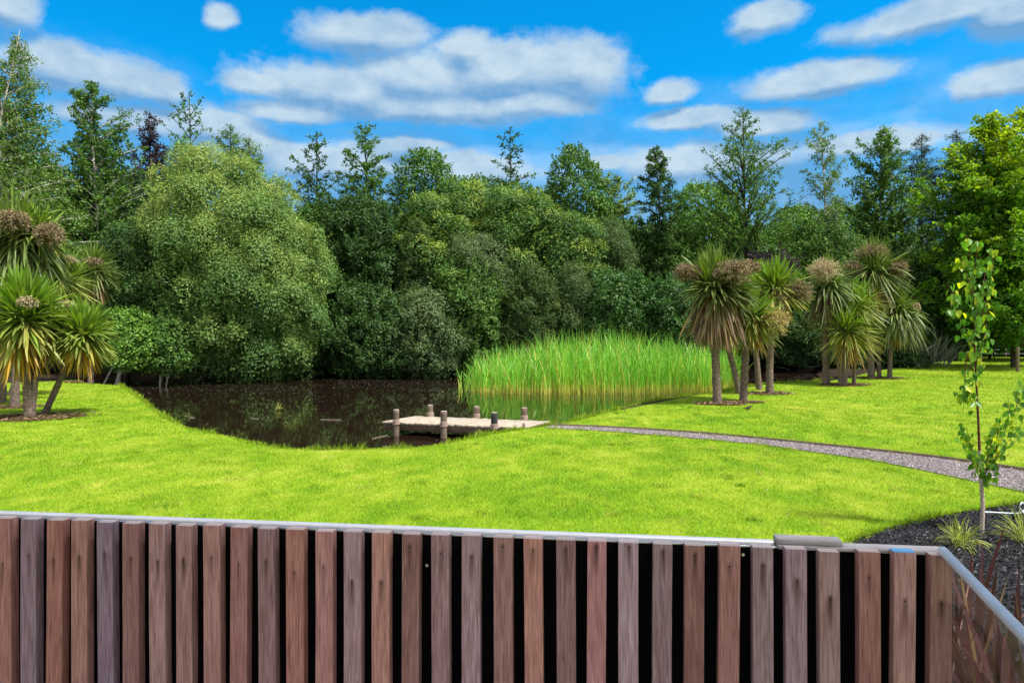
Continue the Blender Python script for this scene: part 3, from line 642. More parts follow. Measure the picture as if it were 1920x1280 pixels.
def blob(name, label, cat, Yb, matn, profile, seed, L=.15, W=.085, lai=2.6, rb=(.35, .9), young=.5, group=None, trunk=None, tall=1.0, bark='bark', tr=.12, depth=1.0, ntr=3, up=.45, lump=.2, topy=0.0, shoot=1.0, shootn=4.0):
    r = rng_(seed); z, cx, rad = prof_fn(profile, Yb); zmin, zmax = z[0], z[-1]
    area = 2 * math.pi * np.trapz(rad, z) + math.pi * rad.max() ** 2
    sc = (rb[0] + rb[1]) / 2
    nbo = int(area / (sc * sc * 2.2)) + 6; ph = r.random(6) * 6.28
    zz = np.linspace(zmin, zmax, 60); rr = np.interp(zz, z, rad); wgt = rr + .25; wgt /= wgt.sum()
    def samp(n, shell):
        zi = np.clip(r.choice(zz, n, p=wgt) + r.uniform(-.5, .5, n) * (zz[1] - zz[0]), zmin, zmax); ra = np.interp(zi, z, rad); c = np.interp(zi, z, cx)
        th = r.random(n) * 2 * np.pi
        th = np.where((np.sin(th) > .35) & (r.random(n) < .6), -th, th)           # the side facing the garden is denser
        k = shell(n) * (1 + lump * (.6 * np.sin(3 * th + ph[0] + 1.3 * zi) * np.sin(zi * 1.5 + ph[1]) + .5 * np.sin(5 * th + ph[2]) * np.sin(zi * 2.6 + ph[3]))); return np.c_[c + ra * k * np.cos(th), Yb + ra * depth * k * np.sin(th), zi], th, ra
    b, th, ra = samp(nbo, lambda n: r.uniform(.72, 1.0, n)); brad = r.uniform(*rb, nbo)
    if nbo > 8:      # spread the boughs apart so that dark gaps open between them
        m_ = min(nbo * 5, 3000); b5, th5, ra5 = samp(m_, lambda n: r.uniform(.78, 1.0, n)); sel = [0]; dm = np.linalg.norm(b5 - b5[0], axis=1)
        for _ in range(nbo - 1):
            j_ = int(np.argmax(dm * (.6 + .4 * r.random(m_)))); sel.append(j_); dm = np.minimum(dm, np.linalg.norm(b5 - b5[j_], axis=1))
        b, th, ra = b5[sel], th5[sel], ra5[sel]
    b[:, 0] -= np.cos(th) * brad * .55; b[:, 1] -= np.sin(th) * brad * .55; b[:, 2] = np.minimum(b[:, 2], zmax - brad * .6)
    nl = int(area * lai / (.5 * L * W) * .5)
    bi = r.choice(nbo, nl, p=brad ** 2 / (brad ** 2).sum()); out_ = np.stack([np.cos(th), np.sin(th), np.full(nbo, up)], 1)
        # little sprays inside each bough
    out_[:, 2] += .35; nspr = 26; spr = nrm(r.normal(size=(nbo, nspr, 3)) + nrm(out_)[:, None] * 1.5); spr[..., 2] = np.where(spr[..., 2] < -.25, -spr[..., 2] * .5, spr[..., 2]); si = r.integers(0, nspr, nl)
    base = spr[bi, si]; dirn = nrm(base + r.normal(size=(nl, 3)) * .22)
    rk = brad[bi] * r.uniform(.72, 1.08, nl)
    P = b[bi] + dirn * rk[:, None] * [1, 1, tall]
    N = nrm(dirn * .9 + r.normal(size=(nl, 3)) * .5 + [0, 0, .4])
    V1, Q1 = leafquads(P, N, L, W, r, T=dirn, tb=.5)
    bq = r.random(nbo); sq = r.random((nbo, nspr))
    v2 = np.clip(.45 * bq[bi] + .22 * sq[bi, si] + young * np.clip(dirn[:, 2], 0, 1) * .55 * (.4 + .6 * bq[bi]) + r.normal(0, .08, nl), 0, 1)  # leaves facing up within a bough shift towards the paler end colour
    v2 = np.clip(v2 + topy * ((P[:, 2] - zmin) / (zmax - zmin) - .45), 0, 1)  # topy shifts leaves higher in the crown towards the paler end
    ns = int(nbo * shootn); sj = r.integers(0, nbo, ns); sd = nrm(r.normal(size=(ns, 3)) * .6 + nrm(out_)[sj] * 1.0 + [0, 0, .75]); sdl = sc * shoot * r.uniform(.25, .95, ns)
    s0 = b[sj] + nrm(sd + r.normal(size=(ns, 3)) * .5) * (brad[sj] * .85)[:, None]; kl = max(8, int(26 * sc * shoot * .12 / L)); f = r.random((ns, kl)) ** .8
    Ps = (s0[:, None] + sd[:, None] * (sdl[:, None] * f)[..., None] + r.normal(size=(ns, kl, 3)) * (.35 * L * (1.3 - f))[..., None]).reshape(-1, 3)
    V3, Q3 = leafquads(Ps, r.normal(size=Ps.shape) * .8 + [0, -.1, .5], L, W, r, T=np.repeat(sd, kl, 0), tb=.55)
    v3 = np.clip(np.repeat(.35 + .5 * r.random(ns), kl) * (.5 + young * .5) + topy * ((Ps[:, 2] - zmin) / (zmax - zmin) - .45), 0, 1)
    # inner foliage that fills the crown
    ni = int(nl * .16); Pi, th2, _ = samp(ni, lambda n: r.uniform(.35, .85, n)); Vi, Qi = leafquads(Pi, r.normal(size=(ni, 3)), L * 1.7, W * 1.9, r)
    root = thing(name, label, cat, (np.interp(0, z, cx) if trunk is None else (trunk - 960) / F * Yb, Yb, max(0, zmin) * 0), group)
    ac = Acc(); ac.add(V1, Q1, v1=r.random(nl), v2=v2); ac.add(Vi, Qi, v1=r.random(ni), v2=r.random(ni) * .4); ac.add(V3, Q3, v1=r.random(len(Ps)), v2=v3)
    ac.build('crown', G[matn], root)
    bx = root.location.x; tc = Acc(); ths = r.choice(nbo, min(nbo, 14), replace=False)
    for q in range(ntr):
        x0 = bx + r.normal(0, .18) * (q > 0) * ntr * .5; y0 = Yb + r.normal(0, .2) * (q > 0)
        zt = zmin + (zmax - zmin) * r.uniform(.55, .85); xt = np.interp(zt, z, cx) + r.normal(0, .25) * rad.max() * (q > 0)
        P_ = path([(x0, y0, -.35), (x0 + (xt - x0) * .35 + r.normal(0, .1), y0, zt * .4), (xt, Yb + r.normal(0, .3), zt)], 9)
        V, Q = tubes(P_, np.linspace(tr * (1 if q == 0 else .6), tr * .25, 9), 8); tc.add(V, Q)
    for j in ths:
        e_ = b[j]; s_ = np.array([np.interp(e_[2] * .6, z, cx) if e_[2] * .6 > zmin else bx, Yb, max(.3, e_[2] * .55)])
        P_ = path([s_, (s_ + e_) / 2 + [0, 0, .1], e_], 5); V, Q = tubes(P_, np.linspace(tr * .4, tr * .12, 5), 5); tc.add(V, Q)
    tc.build('trunk', M[bark], root, smooth=True)
    return root

def tree(name, label, cat, Yb, matn, profile, seed, trunk, nb=90, subs=7, lps=22, L=.15, W=.09, droop=0.0, up=.45, bark='bark', tr=.13, sig=.16, group=None, depth=1.0, young=.3, cz=1.0, low=1.0, hang=0.0, topy=0.0, lo=.12, tdy=0.0):
    """trunk: [(px,py),...] from top to foot; branches end on the outline, with side twigs carrying leaf sprays"""
    r = rng_(seed); z, cx, rad = prof_fn(profile, Yb); zmin, zmax = z[0], z[-1]
    tp = np.array([atY(a, b_, Yb) for a, b_ in trunk])[::-1]; tp[0, 2] = -.3
    ztop = tp[-1, 2]; tp[:, 1] += tdy * np.clip(1 - np.maximum(tp[:, 2], 0) / ztop, 0, 1) ** .5
    def axis(zq):
        return np.stack([np.interp(zq, tp[:, 2], tp[:, 0]), np.interp(zq, tp[:, 2], tp[:, 1]), zq], -1)
    u_ = (np.arange(nb) + r.random(nb)) / nb
    zt = zmin + (zmax - zmin) * (1 - (1 - u_) ** 1.0) * .985
    th = np.arange(nb) * 2.39996 + r.normal(0, .3, nb)
    th = np.where((np.sin(th) > .5) & (r.random(nb) < .35), -th, th)
    ra = np.interp(zt, z, rad) * np.where(r.random(nb) < .3, r.uniform(.25, .6, nb), r.uniform(.6, 1.2, nb)); c = np.interp(zt, z, cx)
    tip = np.c_[c + ra * np.cos(th), Yb + ra * depth * np.sin(th), zt]
    rise = ra * (up + .35 * u_) ; zs = np.clip(zt - rise, .4, ztop * .985); st = axis(zs)
    k = 6; s = np.linspace(0, 1, k)[None, :, None]
    mid = (st + tip) / 2 + np.c_[r.normal(0, .08, (nb, 2)) * ra[:, None], .12 * ra]
    Pb = (1 - s) ** 2 * st[:, None] + 2 * s * (1 - s) * mid[:, None] + s ** 2 * tip[:, None]
    Pb[..., 2] -= droop * ra[:, None] * s[..., 0] ** 2
    Rb = (.012 + .016 * np.clip(ra, 0, 3))[:, None] * np.linspace(1, .25, k)[None]
    tc = Acc()
    trad = np.interp(tp[:, 2] / ztop, [0, .05, 1], [tr * 1.25, tr, .018]); ft = path(tp, 26); fr_ = np.interp(np.linspace(0, 1, 26), [0, .06, 1], [tr * 1.3, tr, .02])
    V, Q = tubes(ft, fr_, 9); tc.add(V, Q); V, Q = tubes(Pb, Rb, 5); tc.add(V, Q)
    # side twigs
    fs = np.clip((np.arange(subs) + r.random((nb, subs))) / subs * .82 + .2, 0, 1); idx = fs * (k - 1); i0 = np.clip(idx.astype(int), 0, k - 2); fr2 = (idx - i0)[..., None]
    ar = np.arange(nb)[:, None]; a0 = Pb[ar, i0] * (1 - fr2) + Pb[ar, i0 + 1] * fr2
    md = nrm(tip - st)[:, None]; sdv = nrm(md + r.normal(size=(nb, subs, 3)) * [.85, .85, .55] + [0, 0, .1])
    sl = (ra[:, None] * r.uniform(.18, .42, (nb, subs)) * (1.15 - .6 * fs) + .12)[..., None]
    s4 = np.linspace(0, 1, 4)[None, None, :, None]
    Ps = a0[:, :, None] + sdv[:, :, None] * sl[:, :, None] * s4; Ps[..., 2] -= (droop * 1.2 + .05) * sl * s4[..., 0] ** 2
    if hang: Ps[..., 2] -= hang * r.uniform(.3, 1, (nb, subs, 1)) * s4[..., 0] ** 1.6
    Ps = Ps.reshape(-1, 4, 3); V, Q = tubes(Ps, np.broadcast_to(np.array([.009, .007, .005, .003]), (len(Ps), 4)), 3); tc.add(V, Q)
    # sparser leaves towards the top where branches are short
    nt_ = len(Ps); cnt = r.poisson(lps * np.clip(np.repeat(ra, subs) / (rad.max() * .6), lo, 1.15)); ti = np.repeat(np.arange(nt_), cnt); nl = len(ti)
    f = r.random(nl) ** .8 * 3; j0 = np.clip(f.astype(int), 0, 2); ff = (f - j0)[:, None]; Pc = Ps[ti, j0] * (1 - ff) + Ps[ti, j0 + 1] * ff
    # leaves gather in small sprays along the twig
    g_ = r.normal(size=(nt_, 4, 3)) * sig * .6; P = Pc + g_[ti, r.integers(0, 4, nl)] + r.normal(size=(nl, 3)) * sig * [.5, .5, .3 * cz]
    tw = nrm(Ps[ti, 3] - Ps[ti, 0]); N = nrm(r.normal(size=(nl, 3)) * .7 + [0, 0, .7])
    T = tw if not hang else tw * .3 + np.array([0, 0, -1.])
    V1, Q1 = leafquads(P, N, L, W, r, T=T, tb=.45)
    root = thing(name, label, cat, (tp[0, 0], tp[0, 1], 0), group)
    bq = np.repeat(r.random(nb), subs)[ti]; hgt = np.clip((P[:, 2] - zmin) / (zmax - zmin), 0, 1)
    ac = Acc(); ac.add(V1, Q1, v1=r.random(nl), v2=np.clip(.5 * bq + .25 * r.random(nl) + young * r.random(nt_)[ti] * .5 + topy * (hgt - .55), 0, 1))  # random per twig, and paler with height through topy
    if low > 0:
        ni = int(nl * .10 * low); zi = zmin + (zmax - zmin) * .75 * r.random(ni); rq = np.interp(zi, z, rad) * np.sqrt(r.random(ni)) * .6; t2 = r.random(ni) * 6.283
        Vi, Qi = leafquads(np.c_[np.interp(zi, z, cx) + rq * np.cos(t2), Yb + rq * np.sin(t2), zi], r.normal(size=(ni, 3)), L * 1.6, W * 1.7, r); ac.add(Vi, Qi, v1=r.random(ni), v2=r.random(ni) * .4)
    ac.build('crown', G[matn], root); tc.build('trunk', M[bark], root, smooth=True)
    return root

# --- tall trees at the back
tree('birch_tree', 'tall white-stemmed birch at the far left, the tallest tree there', 'tree', 36, 'birch',
     [(55, 30, 42), (95, 12, 62), (150, -6, 82), (200, -14, 98), (250, -22, 110), (330, -35, 150), (400, -35, 175), (500, -35, 185), (600, -30, 170)], 101,
     [(37, 58), (44, 150), (30, 230), (38, 320), (42, 400), (36, 520), (38, 700)], nb=170, subs=9, lps=30, L=.13, W=.08, droop=.25, up=.7, bark='birch_bark', tr=.11, hang=.7, sig=.14, tdy=-2.2)
tree('alder_tree', 'airy-topped green tree with pale stem between the tall birch and the purple tree', 'tree', 41, 'alder',
     [(150, 170, 184), (185, 138, 212), (230, 122, 240), (290, 112, 255), (380, 110, 280), (480, 130, 285), (600, 140, 280)], 102,
     [(177, 152), (182, 230), (195, 330), (206, 430), (206, 560), (205, 690)], nb=140, subs=8, lps=30, L=.15, W=.10, up=.5, bark='birch_bark', tr=.11, sig=.13, tdy=-1.6)
tree('plum_tree', 'slim dark purple-leaved tree rising behind the left trees', 'tree', 49, 'purple',
     [(208, 276, 284), (245, 264, 300), (285, 253, 322), (340, 250, 328), (430, 255, 330)], 103, [(280, 210), (282, 330), (284, 660)], nb=60, subs=6, lps=22, L=.16, W=.11, up=.6)
tree('alder_tree', 'very sparse pointed treetop standing behind the top of the big round willow', 'tree', 47, 'alder',
     [(172, 350, 360), (205, 322, 385), (250, 314, 400), (300, 322, 395), (400, 320, 400)], 104, [(355, 173), (357, 260), (357, 680)], nb=38, subs=5, lps=9, L=.17, W=.12, up=.5, low=0, sig=.12)
tree('young_conifer', 'small pointed treetop just right of the crest of the big willow', 'tree', 46, 'mid',
     [(234, 424, 442), (262, 408, 456), (300, 400, 464), (400, 395, 470)], 105, [(432, 234), (432, 670)], nb=55, subs=6, lps=18, L=.13, W=.08, up=.5)
tree('young_conifer', 'second small pointed treetop above the right shoulder of the big willow', 'tree', 46, 'pale',
     [(256, 459, 478), (285, 448, 494), (330, 440, 510), (420, 435, 530)], 106, [(467, 256), (468, 670)], nb=60, subs=6, lps=20, L=.13, W=.08, up=.6)
tree('alder_tree', 'open dark tree against the sky immediately right of the big willow', 'tree', 46, 'dark',
     [(245, 587, 600), (280, 560, 622), (330, 546, 640), (400, 548, 645), (480, 555, 650), (600, 560, 650)], 107, [(594, 246), (594, 400), (592, 680)], nb=64, subs=6, lps=15, L=.17, W=.11, up=.35, sig=.13)
tree('alder_tree', 'tall alder with a knobbly narrow top and bare mid-stem left of centre', 'tree', 44, 'alder',
     [(228, 676, 694), (250, 664, 704), (285, 648, 732), (330, 636, 736), (380, 612, 750), (450, 602, 765), (540, 600, 770), (620, 610, 770)], 108, [(685, 229), (688, 400), (690, 680)], nb=90, subs=7, lps=24, L=.16, W=.11, up=.2, tr=.14, sig=.13)
blob('broadleaf_tree', 'rounded green treetop behind the yellow-tipped shrubs left of centre', 'tree', 49, 'alder',
     [(288, 778, 802), (305, 760, 828), (335, 742, 850), (400, 735, 862), (520, 740, 860)], 109, L=.18, W=.12, lai=1.5, rb=(.4, .85), young=.3)
tree('alder_tree', 'thin see-through leader tree standing alone against the sky at centre', 'tree', 50, 'dark',
     [(238, 951, 961), (262, 934, 976), (300, 918, 1003), (335, 915, 1005), (360, 925, 995)], 110, [(956, 238), (957, 340), (958, 680)], nb=30, subs=5, lps=9, L=.18, W=.13, up=.15, low=0, sig=.12)
blob('broadleaf_tree', 'dark rounded tree with the highest crown just right of centre', 'tree', 47, 'alder',
     [(280, 1063, 1084), (305, 1040, 1108), (345, 1026, 1136), (400, 1018, 1152), (470, 1012, 1160), (560, 1012, 1160)], 111, L=.17, W=.115, lai=1.7, rb=(.4, .9), young=.25)
tree('broadleaf_tree', 'yellow-green tree behind the right flank of the dark rounded tree', 'tree', 52, 'pale',
     [(322, 1118, 1150), (350, 1102, 1185), (400, 1095, 1200), (470, 1095, 1210), (560, 1095, 1215)], 112, [(1140, 325), (1145, 680)], nb=90, subs=7, lps=24, L=.18, W=.12, up=.5)
blob('broadleaf_tree', 'pale green treetop spread behind the yellow-tipped shrub dome', 'tree', 52, 'mid',
     [(344, 865, 905), (358, 835, 960), (380, 800, 1040), (430, 795, 1050), (520, 800, 1045)], 113, L=.18, W=.11, lai=1.5, rb=(.4, .8))
tree('pine_like_tree', 'single upright tree with tiered branches right of centre, open sky beside it', 'tree', 45, 'dark',
     [(275, 1224, 1234), (300, 1210, 1252), (345, 1202, 1272), (390, 1200, 1282), (440, 1200, 1275), (520, 1205, 1270)], 114, [(1226, 275), (1236, 360), (1238, 450), (1237, 680)], nb=74, subs=7, lps=26, L=.15, W=.09, up=.05, tr=.13, sig=.13, low=.2, lo=.35)
tree('birch_tree', 'broad pyramid-shaped tree with feathery open branches, tallest on the right side', 'tree', 46, 'alder',
     [(200, 1387, 1399), (230, 1368, 1418), (262, 1345, 1450), (290, 1318, 1472), (330, 1312, 1488), (390, 1302, 1500), (450, 1295, 1502), (540, 1295, 1500), (610, 1300, 1490)], 115,
     [(1393, 200), (1396, 380), (1396, 680)], nb=130, subs=8, lps=24, L=.14, W=.09, up=.5, tr=.15, sig=.125, low=.5)
blob('broadleaf_tree', 'light green leafy tree low behind the left foot of the pyramid tree', 'tree', 52, 'bright',
     [(352, 1290, 1335), (378, 1262, 1380), (440, 1255, 1392), (540, 1255, 1400), (600, 1260, 1395)], 116, L=.17, W=.11, lai=1.5, rb=(.4, .8))
blob('broadleaf_tree', 'small yellow-green treetop filling the gap right of the pyramid tree', 'tree', 56, 'bright',
     [(392, 1474, 1505), (420, 1450, 1535), (500, 1440, 1545), (600, 1445, 1540)], 117, L=.19, W=.12, lai=1.5, rb=(.4, .8))
tree('birch_tree', 'slender feathery birch with drooping twigs right of the pyramid tree', 'tree', 45, 'birch',
     [(220, 1529, 1543), (245, 1506, 1562), (290, 1508, 1582), (340, 1512, 1588), (400, 1508, 1592), (470, 1503, 1600), (560, 1500, 1605)], 118, [(1536, 221), (1545, 330), (1548, 450), (1550, 680)], nb=85, subs=7, lps=18, L=.12, W=.08, up=.8, droop=.2, hang=.4, bark='birch_bark', tr=.10, sig=.12, low=.2)
tree('broadleaf_tree', 'dense dark green tree between the slender birch and the conifers', 'tree', 48, 'alder',
     [(236, 1644, 1660), (262, 1615, 1688), (300, 1594, 1708), (360, 1578, 1735), (450, 1562, 1752), (540, 1560, 1755), (620, 1570, 1745)], 119, [(1650, 237), (1655, 400), (1655, 680)], nb=140, subs=9, lps=30, L=.16, W=.11, up=.6, tr=.15)
tree('conifer_tree', 'dark narrow conifer spire with a reddish-brown tip left of the maple', 'tree', 54, 'conifer',
     [(250, 1724, 1731), (285, 1708, 1748), (330, 1694, 1764), (400, 1684, 1778), (500, 1680, 1780)], 120, [(1728, 250), (1728, 670)], nb=110, subs=8, lps=30, L=.12, W=.05, up=-.1, cz=.5)
tree('conifer_tree', 'dark conifer spire half hidden by the top of the yellow-green maple', 'tree', 53, 'conifer',
     [(243, 1789, 1796), (285, 1762, 1822), (330, 1745, 1842), (400, 1738, 1855), (500, 1735, 1860)], 121, [(1793, 243), (1793, 670)], nb=110, subs=8, lps=30, L=.12, W=.05, up=-.1, cz=.5)
# maples on the right
tree('maple_tree', 'big bright yellow-green maple at the right with its crown over the lawn', 'tree', 41, 'maple',
     [(210, 1843, 1862), (235, 1825, 1885), (280, 1788, 1935), (340, 1758, 1965), (400, 1738, 1975), (460, 1728, 1985), (530, 1728, 1990), (590, 1742, 1990), (622, 1765, 1980)], 122,
     [(1852, 210), (1880, 400), (1900, 560), (1903, 690)], nb=190, subs=9, lps=36, L=.19, W=.16, up=.45, tr=.20, sig=.2, young=.55, topy=.6)
tree('maple_tree', 'second yellow-green maple cut by the right edge of the view', 'tree', 43, 'maple',
     [(200, 1912, 1930), (235, 1893, 1960), (300, 1880, 2010), (400, 1875, 2040), (520, 1880, 2050), (610, 1890, 2040)], 123, [(1922, 200), (1955, 400), (1962, 690)], nb=120, subs=8, lps=34, L=.19, W=.16, up=.45, tr=.18, sig=.2, young=.55, topy=.6)

# --- the big willow beside the pond
blob('willow_tree', 'huge rounded grey-green willow leaning over the left side of the pond', 'tree', 35.2, 'willow',
     [(306, 345, 385), (318, 330, 450), (332, 318, 486), (356, 306, 518), (392, 298, 548), (436, 292, 574), (480, 290, 598), (530, 294, 612), (580, 298, 610), (630, 306, 602), (675, 325, 590), (700, 380, 575), (716, 430, 550)], 130,
     L=.14, W=.05, lai=2.9, rb=(.55, 1.35), lump=.18, topy=.5, shoot=.9, shootn=12, young=.5, trunk=470, tall=1.35, tr=.22, ntr=5, up=.6)
# --- shrubs and small trees, back to front
blob('evergreen_shrub', 'tall dark olive shrub between the left cabbage trees and the willow', 'shrub', 33.5, 'dark',
     [(428, 215, 262), (465, 197, 300), (530, 188, 322), (600, 185, 330), (660, 192, 325), (690, 205, 310)], 131, L=.12, W=.06, lai=2.0, rb=(.3, .7), lump=.35, shoot=1.6, young=.35, trunk=235)
blob('leafy_shrub', 'low bright green bush on pale stems beside the left end of the pond', 'shrub', 31.5, 'bright',
     [(585, 205, 250), (610, 190, 300), (650, 183, 330), (680, 195, 325), (694, 225, 285)], 132, L=.12, W=.08, lai=1.7, rb=(.25, .5), young=.3, trunk=217, bark='birch_bark', tr=.09)
blob('leafy_shrub', 'green bush overhanging the water at the left foot of the willow', 'shrub', 31.5, 'mid',
     [(600, 300, 340), (640, 278, 370), (680, 275, 372), (704, 290, 340)], 133, L=.12, W=.08, lai=1.6, rb=(.25, .5), young=.2, trunk=300, bark='birch_bark', tr=.06)
SH = [
 ('dark_shrub', 'black-green undergrowth below the left half of the willow on the far bank', 41, 'dark', [(600, 200, 400), (640, 180, 430), (705, 180, 430)], .2, .13, .1),
 ('dark_shrub', 'black-green undergrowth below the right half of the willow on the far bank', 41.5, 'dark', [(600, 400, 600), (640, 390, 630), (705, 390, 630)], .2, .13, .1),
 ('dark_shrub', 'black-green undergrowth on the far bank behind the silvery and dark bushes', 43, 'dark', [(590, 640, 880), (640, 620, 920), (703, 620, 920)], .2, .13, .1),
 ('dark_shrub', 'low dark hedge-like growth behind the right cabbage trees', 48, 'dark', [(590, 1400, 1640), (630, 1380, 1680), (680, 1380, 1680)], .2, .13, .1),
 ('dark_shrub', 'dark undergrowth shrub behind the wire fence, left of the maple trunk', 64, 'dark', [(612, 1690, 1780), (635, 1660, 1830), (664, 1655, 1835)], .18, .11, .2),
 ('dark_shrub', 'dark undergrowth shrub behind the wire fence at the right edge', 65, 'dark', [(600, 1850, 1940), (630, 1820, 2010), (663, 1815, 2020)], .18, .11, .2),
 ('leafy_tree', 'light green drooping tree filling the left side below the tall birch', 40, 'birch', [(285, -20, 50), (340, -40, 110), (420, -50, 165), (540, -50, 175), (650, -40, 170)], .14, .08, .4),
 ('leafy_tree', 'mid green tree between the airy alder and the big willow', 45, 'conifer', [(330, 210, 262), (370, 160, 290), (440, 130, 310), (540, 140, 345), (650, 150, 340)], .15, .09, .3),
 ('leafy_tree', 'dark green tree between the knobbly alder and the big willow', 46, 'alder', [(395, 570, 640), (430, 545, 680), (520, 540, 690), (640, 545, 690)], .16, .10, .2),
 ('leafy_tree', 'green tree in the gap between the tiered tree and the pyramid tree', 48, 'alder', [(432, 1165, 1290), (460, 1150, 1310), (540, 1150, 1320), (650, 1160, 1310)], .16, .10, .3),
 # name, label, Y, material, profile, L, W, young
 ('akeake_tree', 'yellow-tipped domed tree, leftmost of the four in the centre', 41, 'olive', [(376, 785, 828), (398, 758, 862), (440, 738, 885), (500, 732, 890), (580, 740, 880)], .17, .08, 1.1),
 ('akeake_tree', 'yellow-tipped domed tree, highest of the four in the centre', 43, 'olive', [(350, 832, 868), (372, 808, 918), (420, 795, 950), (500, 790, 965), (580, 795, 960)], .17, .08, 1.1),
 ('akeake_tree', 'yellow-tipped domed tree standing below the see-through leader tree', 42, 'olive', [(368, 935, 990), (392, 905, 1035), (440, 885, 1062), (520, 885, 1065), (590, 895, 1055)], .17, .08, 1.1),
 ('akeake_tree', 'yellow-tipped domed tree, rightmost and lowest of the four in the centre', 41, 'olive', [(410, 1042, 1085), (435, 1008, 1115), (475, 990, 1132), (530, 992, 1132), (590, 1000, 1125)], .17, .08, 1.0),
 ('dark_shrub', 'dark green thicket right of the willow under the knobbly alder', 41, 'dark', [(378, 640, 700), (420, 612, 752), (480, 602, 772), (560, 600, 780), (650, 610, 780)], .16, .10, .3),
 ('grey_shrub', 'brownish grey bare-looking shrub right of the yellow-tipped trees', 42, 'greybrown', [(425, 1122, 1160), (450, 1104, 1184), (500, 1096, 1196), (580, 1100, 1192)], .13, .04, .3),
 ('dark_conifer', 'narrow dark olive conifer below the leftmost yellow-tipped tree', 38.8, 'brown', [(418, 776, 790), (455, 762, 806), (510, 750, 816), (590, 746, 822)], .12, .04, .2),
 ('grey_shrub', 'greyish green shrub under the centre of the yellow-tipped trees', 39.5, 'grey', [(455, 852, 925), (485, 832, 955), (540, 826, 975), (610, 830, 970)], .14, .05, .5),
 ('leafy_shrub', 'olive green bush at centre with light leaf tips above the left end of the reeds', 38, 'mid', [(488, 850, 892), (525, 832, 928), (585, 824, 948), (645, 828, 945), (690, 848, 925)], .14, .07, .5),
 ('dark_conifer', 'bronze-brown pointed conifer bush behind the left half of the reeds', 37.8, 'brown', [(500, 990, 1004), (530, 966, 1028), (580, 950, 1048), (650, 945, 1052)], .12, .04, .4),
 ('grey_shrub', 'wispy olive bush between the bronze conifer and the round glossy bush', 38.2, 'greybrown', [(508, 1062, 1090), (540, 1038, 1108), (600, 1030, 1114), (660, 1032, 1112)], .15, .035, .5),
 ('round_bush', 'round glossy green bush behind the middle of the reeds', 37, 'darkgloss', [(520, 1132, 1180), (545, 1112, 1202), (590, 1104, 1210), (655, 1108, 1204)], .13, .08, .6),
 ('round_bush', 'glossy green bush behind the right end of the reeds', 37, 'darkgloss', [(534, 1214, 1260), (555, 1198, 1292), (600, 1190, 1304), (660, 1194, 1300)], .13, .08, .5),
 ('grey_shrub', 'soft grey-green bush just left of the right-hand cabbage trees', 38, 'mid', [(540, 1290, 1345), (575, 1270, 1372), (650, 1268, 1385)], .13, .06, .4),
 ('dark_shrub', 'broad dark green bush drooping to the water right of the willow', 37.4, 'dark', [(548, 672, 735), (585, 640, 772), (640, 618, 790), (685, 622, 785), (706, 650, 760)], .14, .08, .7),
 ('grey_shrub', 'silvery green bush at the back of the pond above the jetty', 36.8, 'grey', [(556, 780, 820), (595, 758, 848), (650, 742, 865), (690, 750, 860), (704, 770, 840)], .13, .06, .6),
 ('dark_shrub', 'low dark bush filling the back shore left of the reeds', 38.8, 'darkgloss', [(600, 850, 900), (640, 830, 945), (690, 830, 940), (706, 850, 920)], .13, .07, .3),
 ('dark_shrub', 'dark bush behind the willow at the back of the pond', 40, 'dark', [(500, 560, 640), (560, 545, 665), (640, 545, 670), (700, 555, 660)], .15, .09, .2),
 ('dark_tree', 'dark green leafy tree behind the first cabbage tree of the right group', 46, 'alder', [(452, 1380, 1440), (490, 1345, 1500), (560, 1330, 1535), (650, 1335, 1535)], .16, .10, .3),
 ('plum_shrub', 'dull purple shrub showing behind the middle cabbage trees', 43.5, 'purple', [(478, 1410, 1462), (500, 1398, 1482), (545, 1398, 1486)], .14, .06, .3),
 ('leafy_tree', 'mid green tree behind the gap between the two right cabbage tree clumps', 45, 'mid', [(425, 1505, 1560), (470, 1482, 1600), (560, 1472, 1622), (640, 1480, 1615)], .15, .08, .2),
 ('dark_tree', 'very dark tree behind the round-headed cabbage tree on the right', 47, 'dark', [(470, 1655, 1720), (515, 1622, 1780), (590, 1612, 1805), (652, 1620, 1795)], .16, .10, .4),
 ('dark_tree', 'dark undergrowth tree behind the sapling and under the maple', 55, 'dark', [(430, 1790, 1870), (490, 1750, 1930), (570, 1745, 1960), (650, 1750, 1960)], .18, .11, .2),
 ('dark_shrub', 'black-green shrub low between the two right cabbage tree clumps', 43, 'dark', [(585, 1480, 1540), (620, 1455, 1590), (680, 1450, 1600)], .15, .08, .1),
 ('leafy_shrub', 'dark green shrub low behind the palms at the far left edge', 38, 'mid', [(470, 60, 150), (520, 20, 200), (600, -20, 225), (670, -30, 220)], .15, .09, .3),
]
for k, (nm, lb, Yb, mt, pf, L_, W_, yg) in enumerate(SH):
    con = nm == 'dark_conifer'
    _k = dict(shoot=.7, shootn=7) if nm == 'akeake_tree' else dict(shoot=1.7, shootn=6)
    blob(nm, lb, 'tree' if nm.endswith('tree') or con else 'shrub', Yb, mt, pf, 200 + k, L=L_, W=W_, lai=2.6, lump=.36, **_k, rb=(.2, .5) if con else (.25, .8) if nm != 'akeake_tree' else (.55, 1.15), young=yg, tall=1.3 if con or nm == 'grey_shrub' else 1.0, tr=.09)

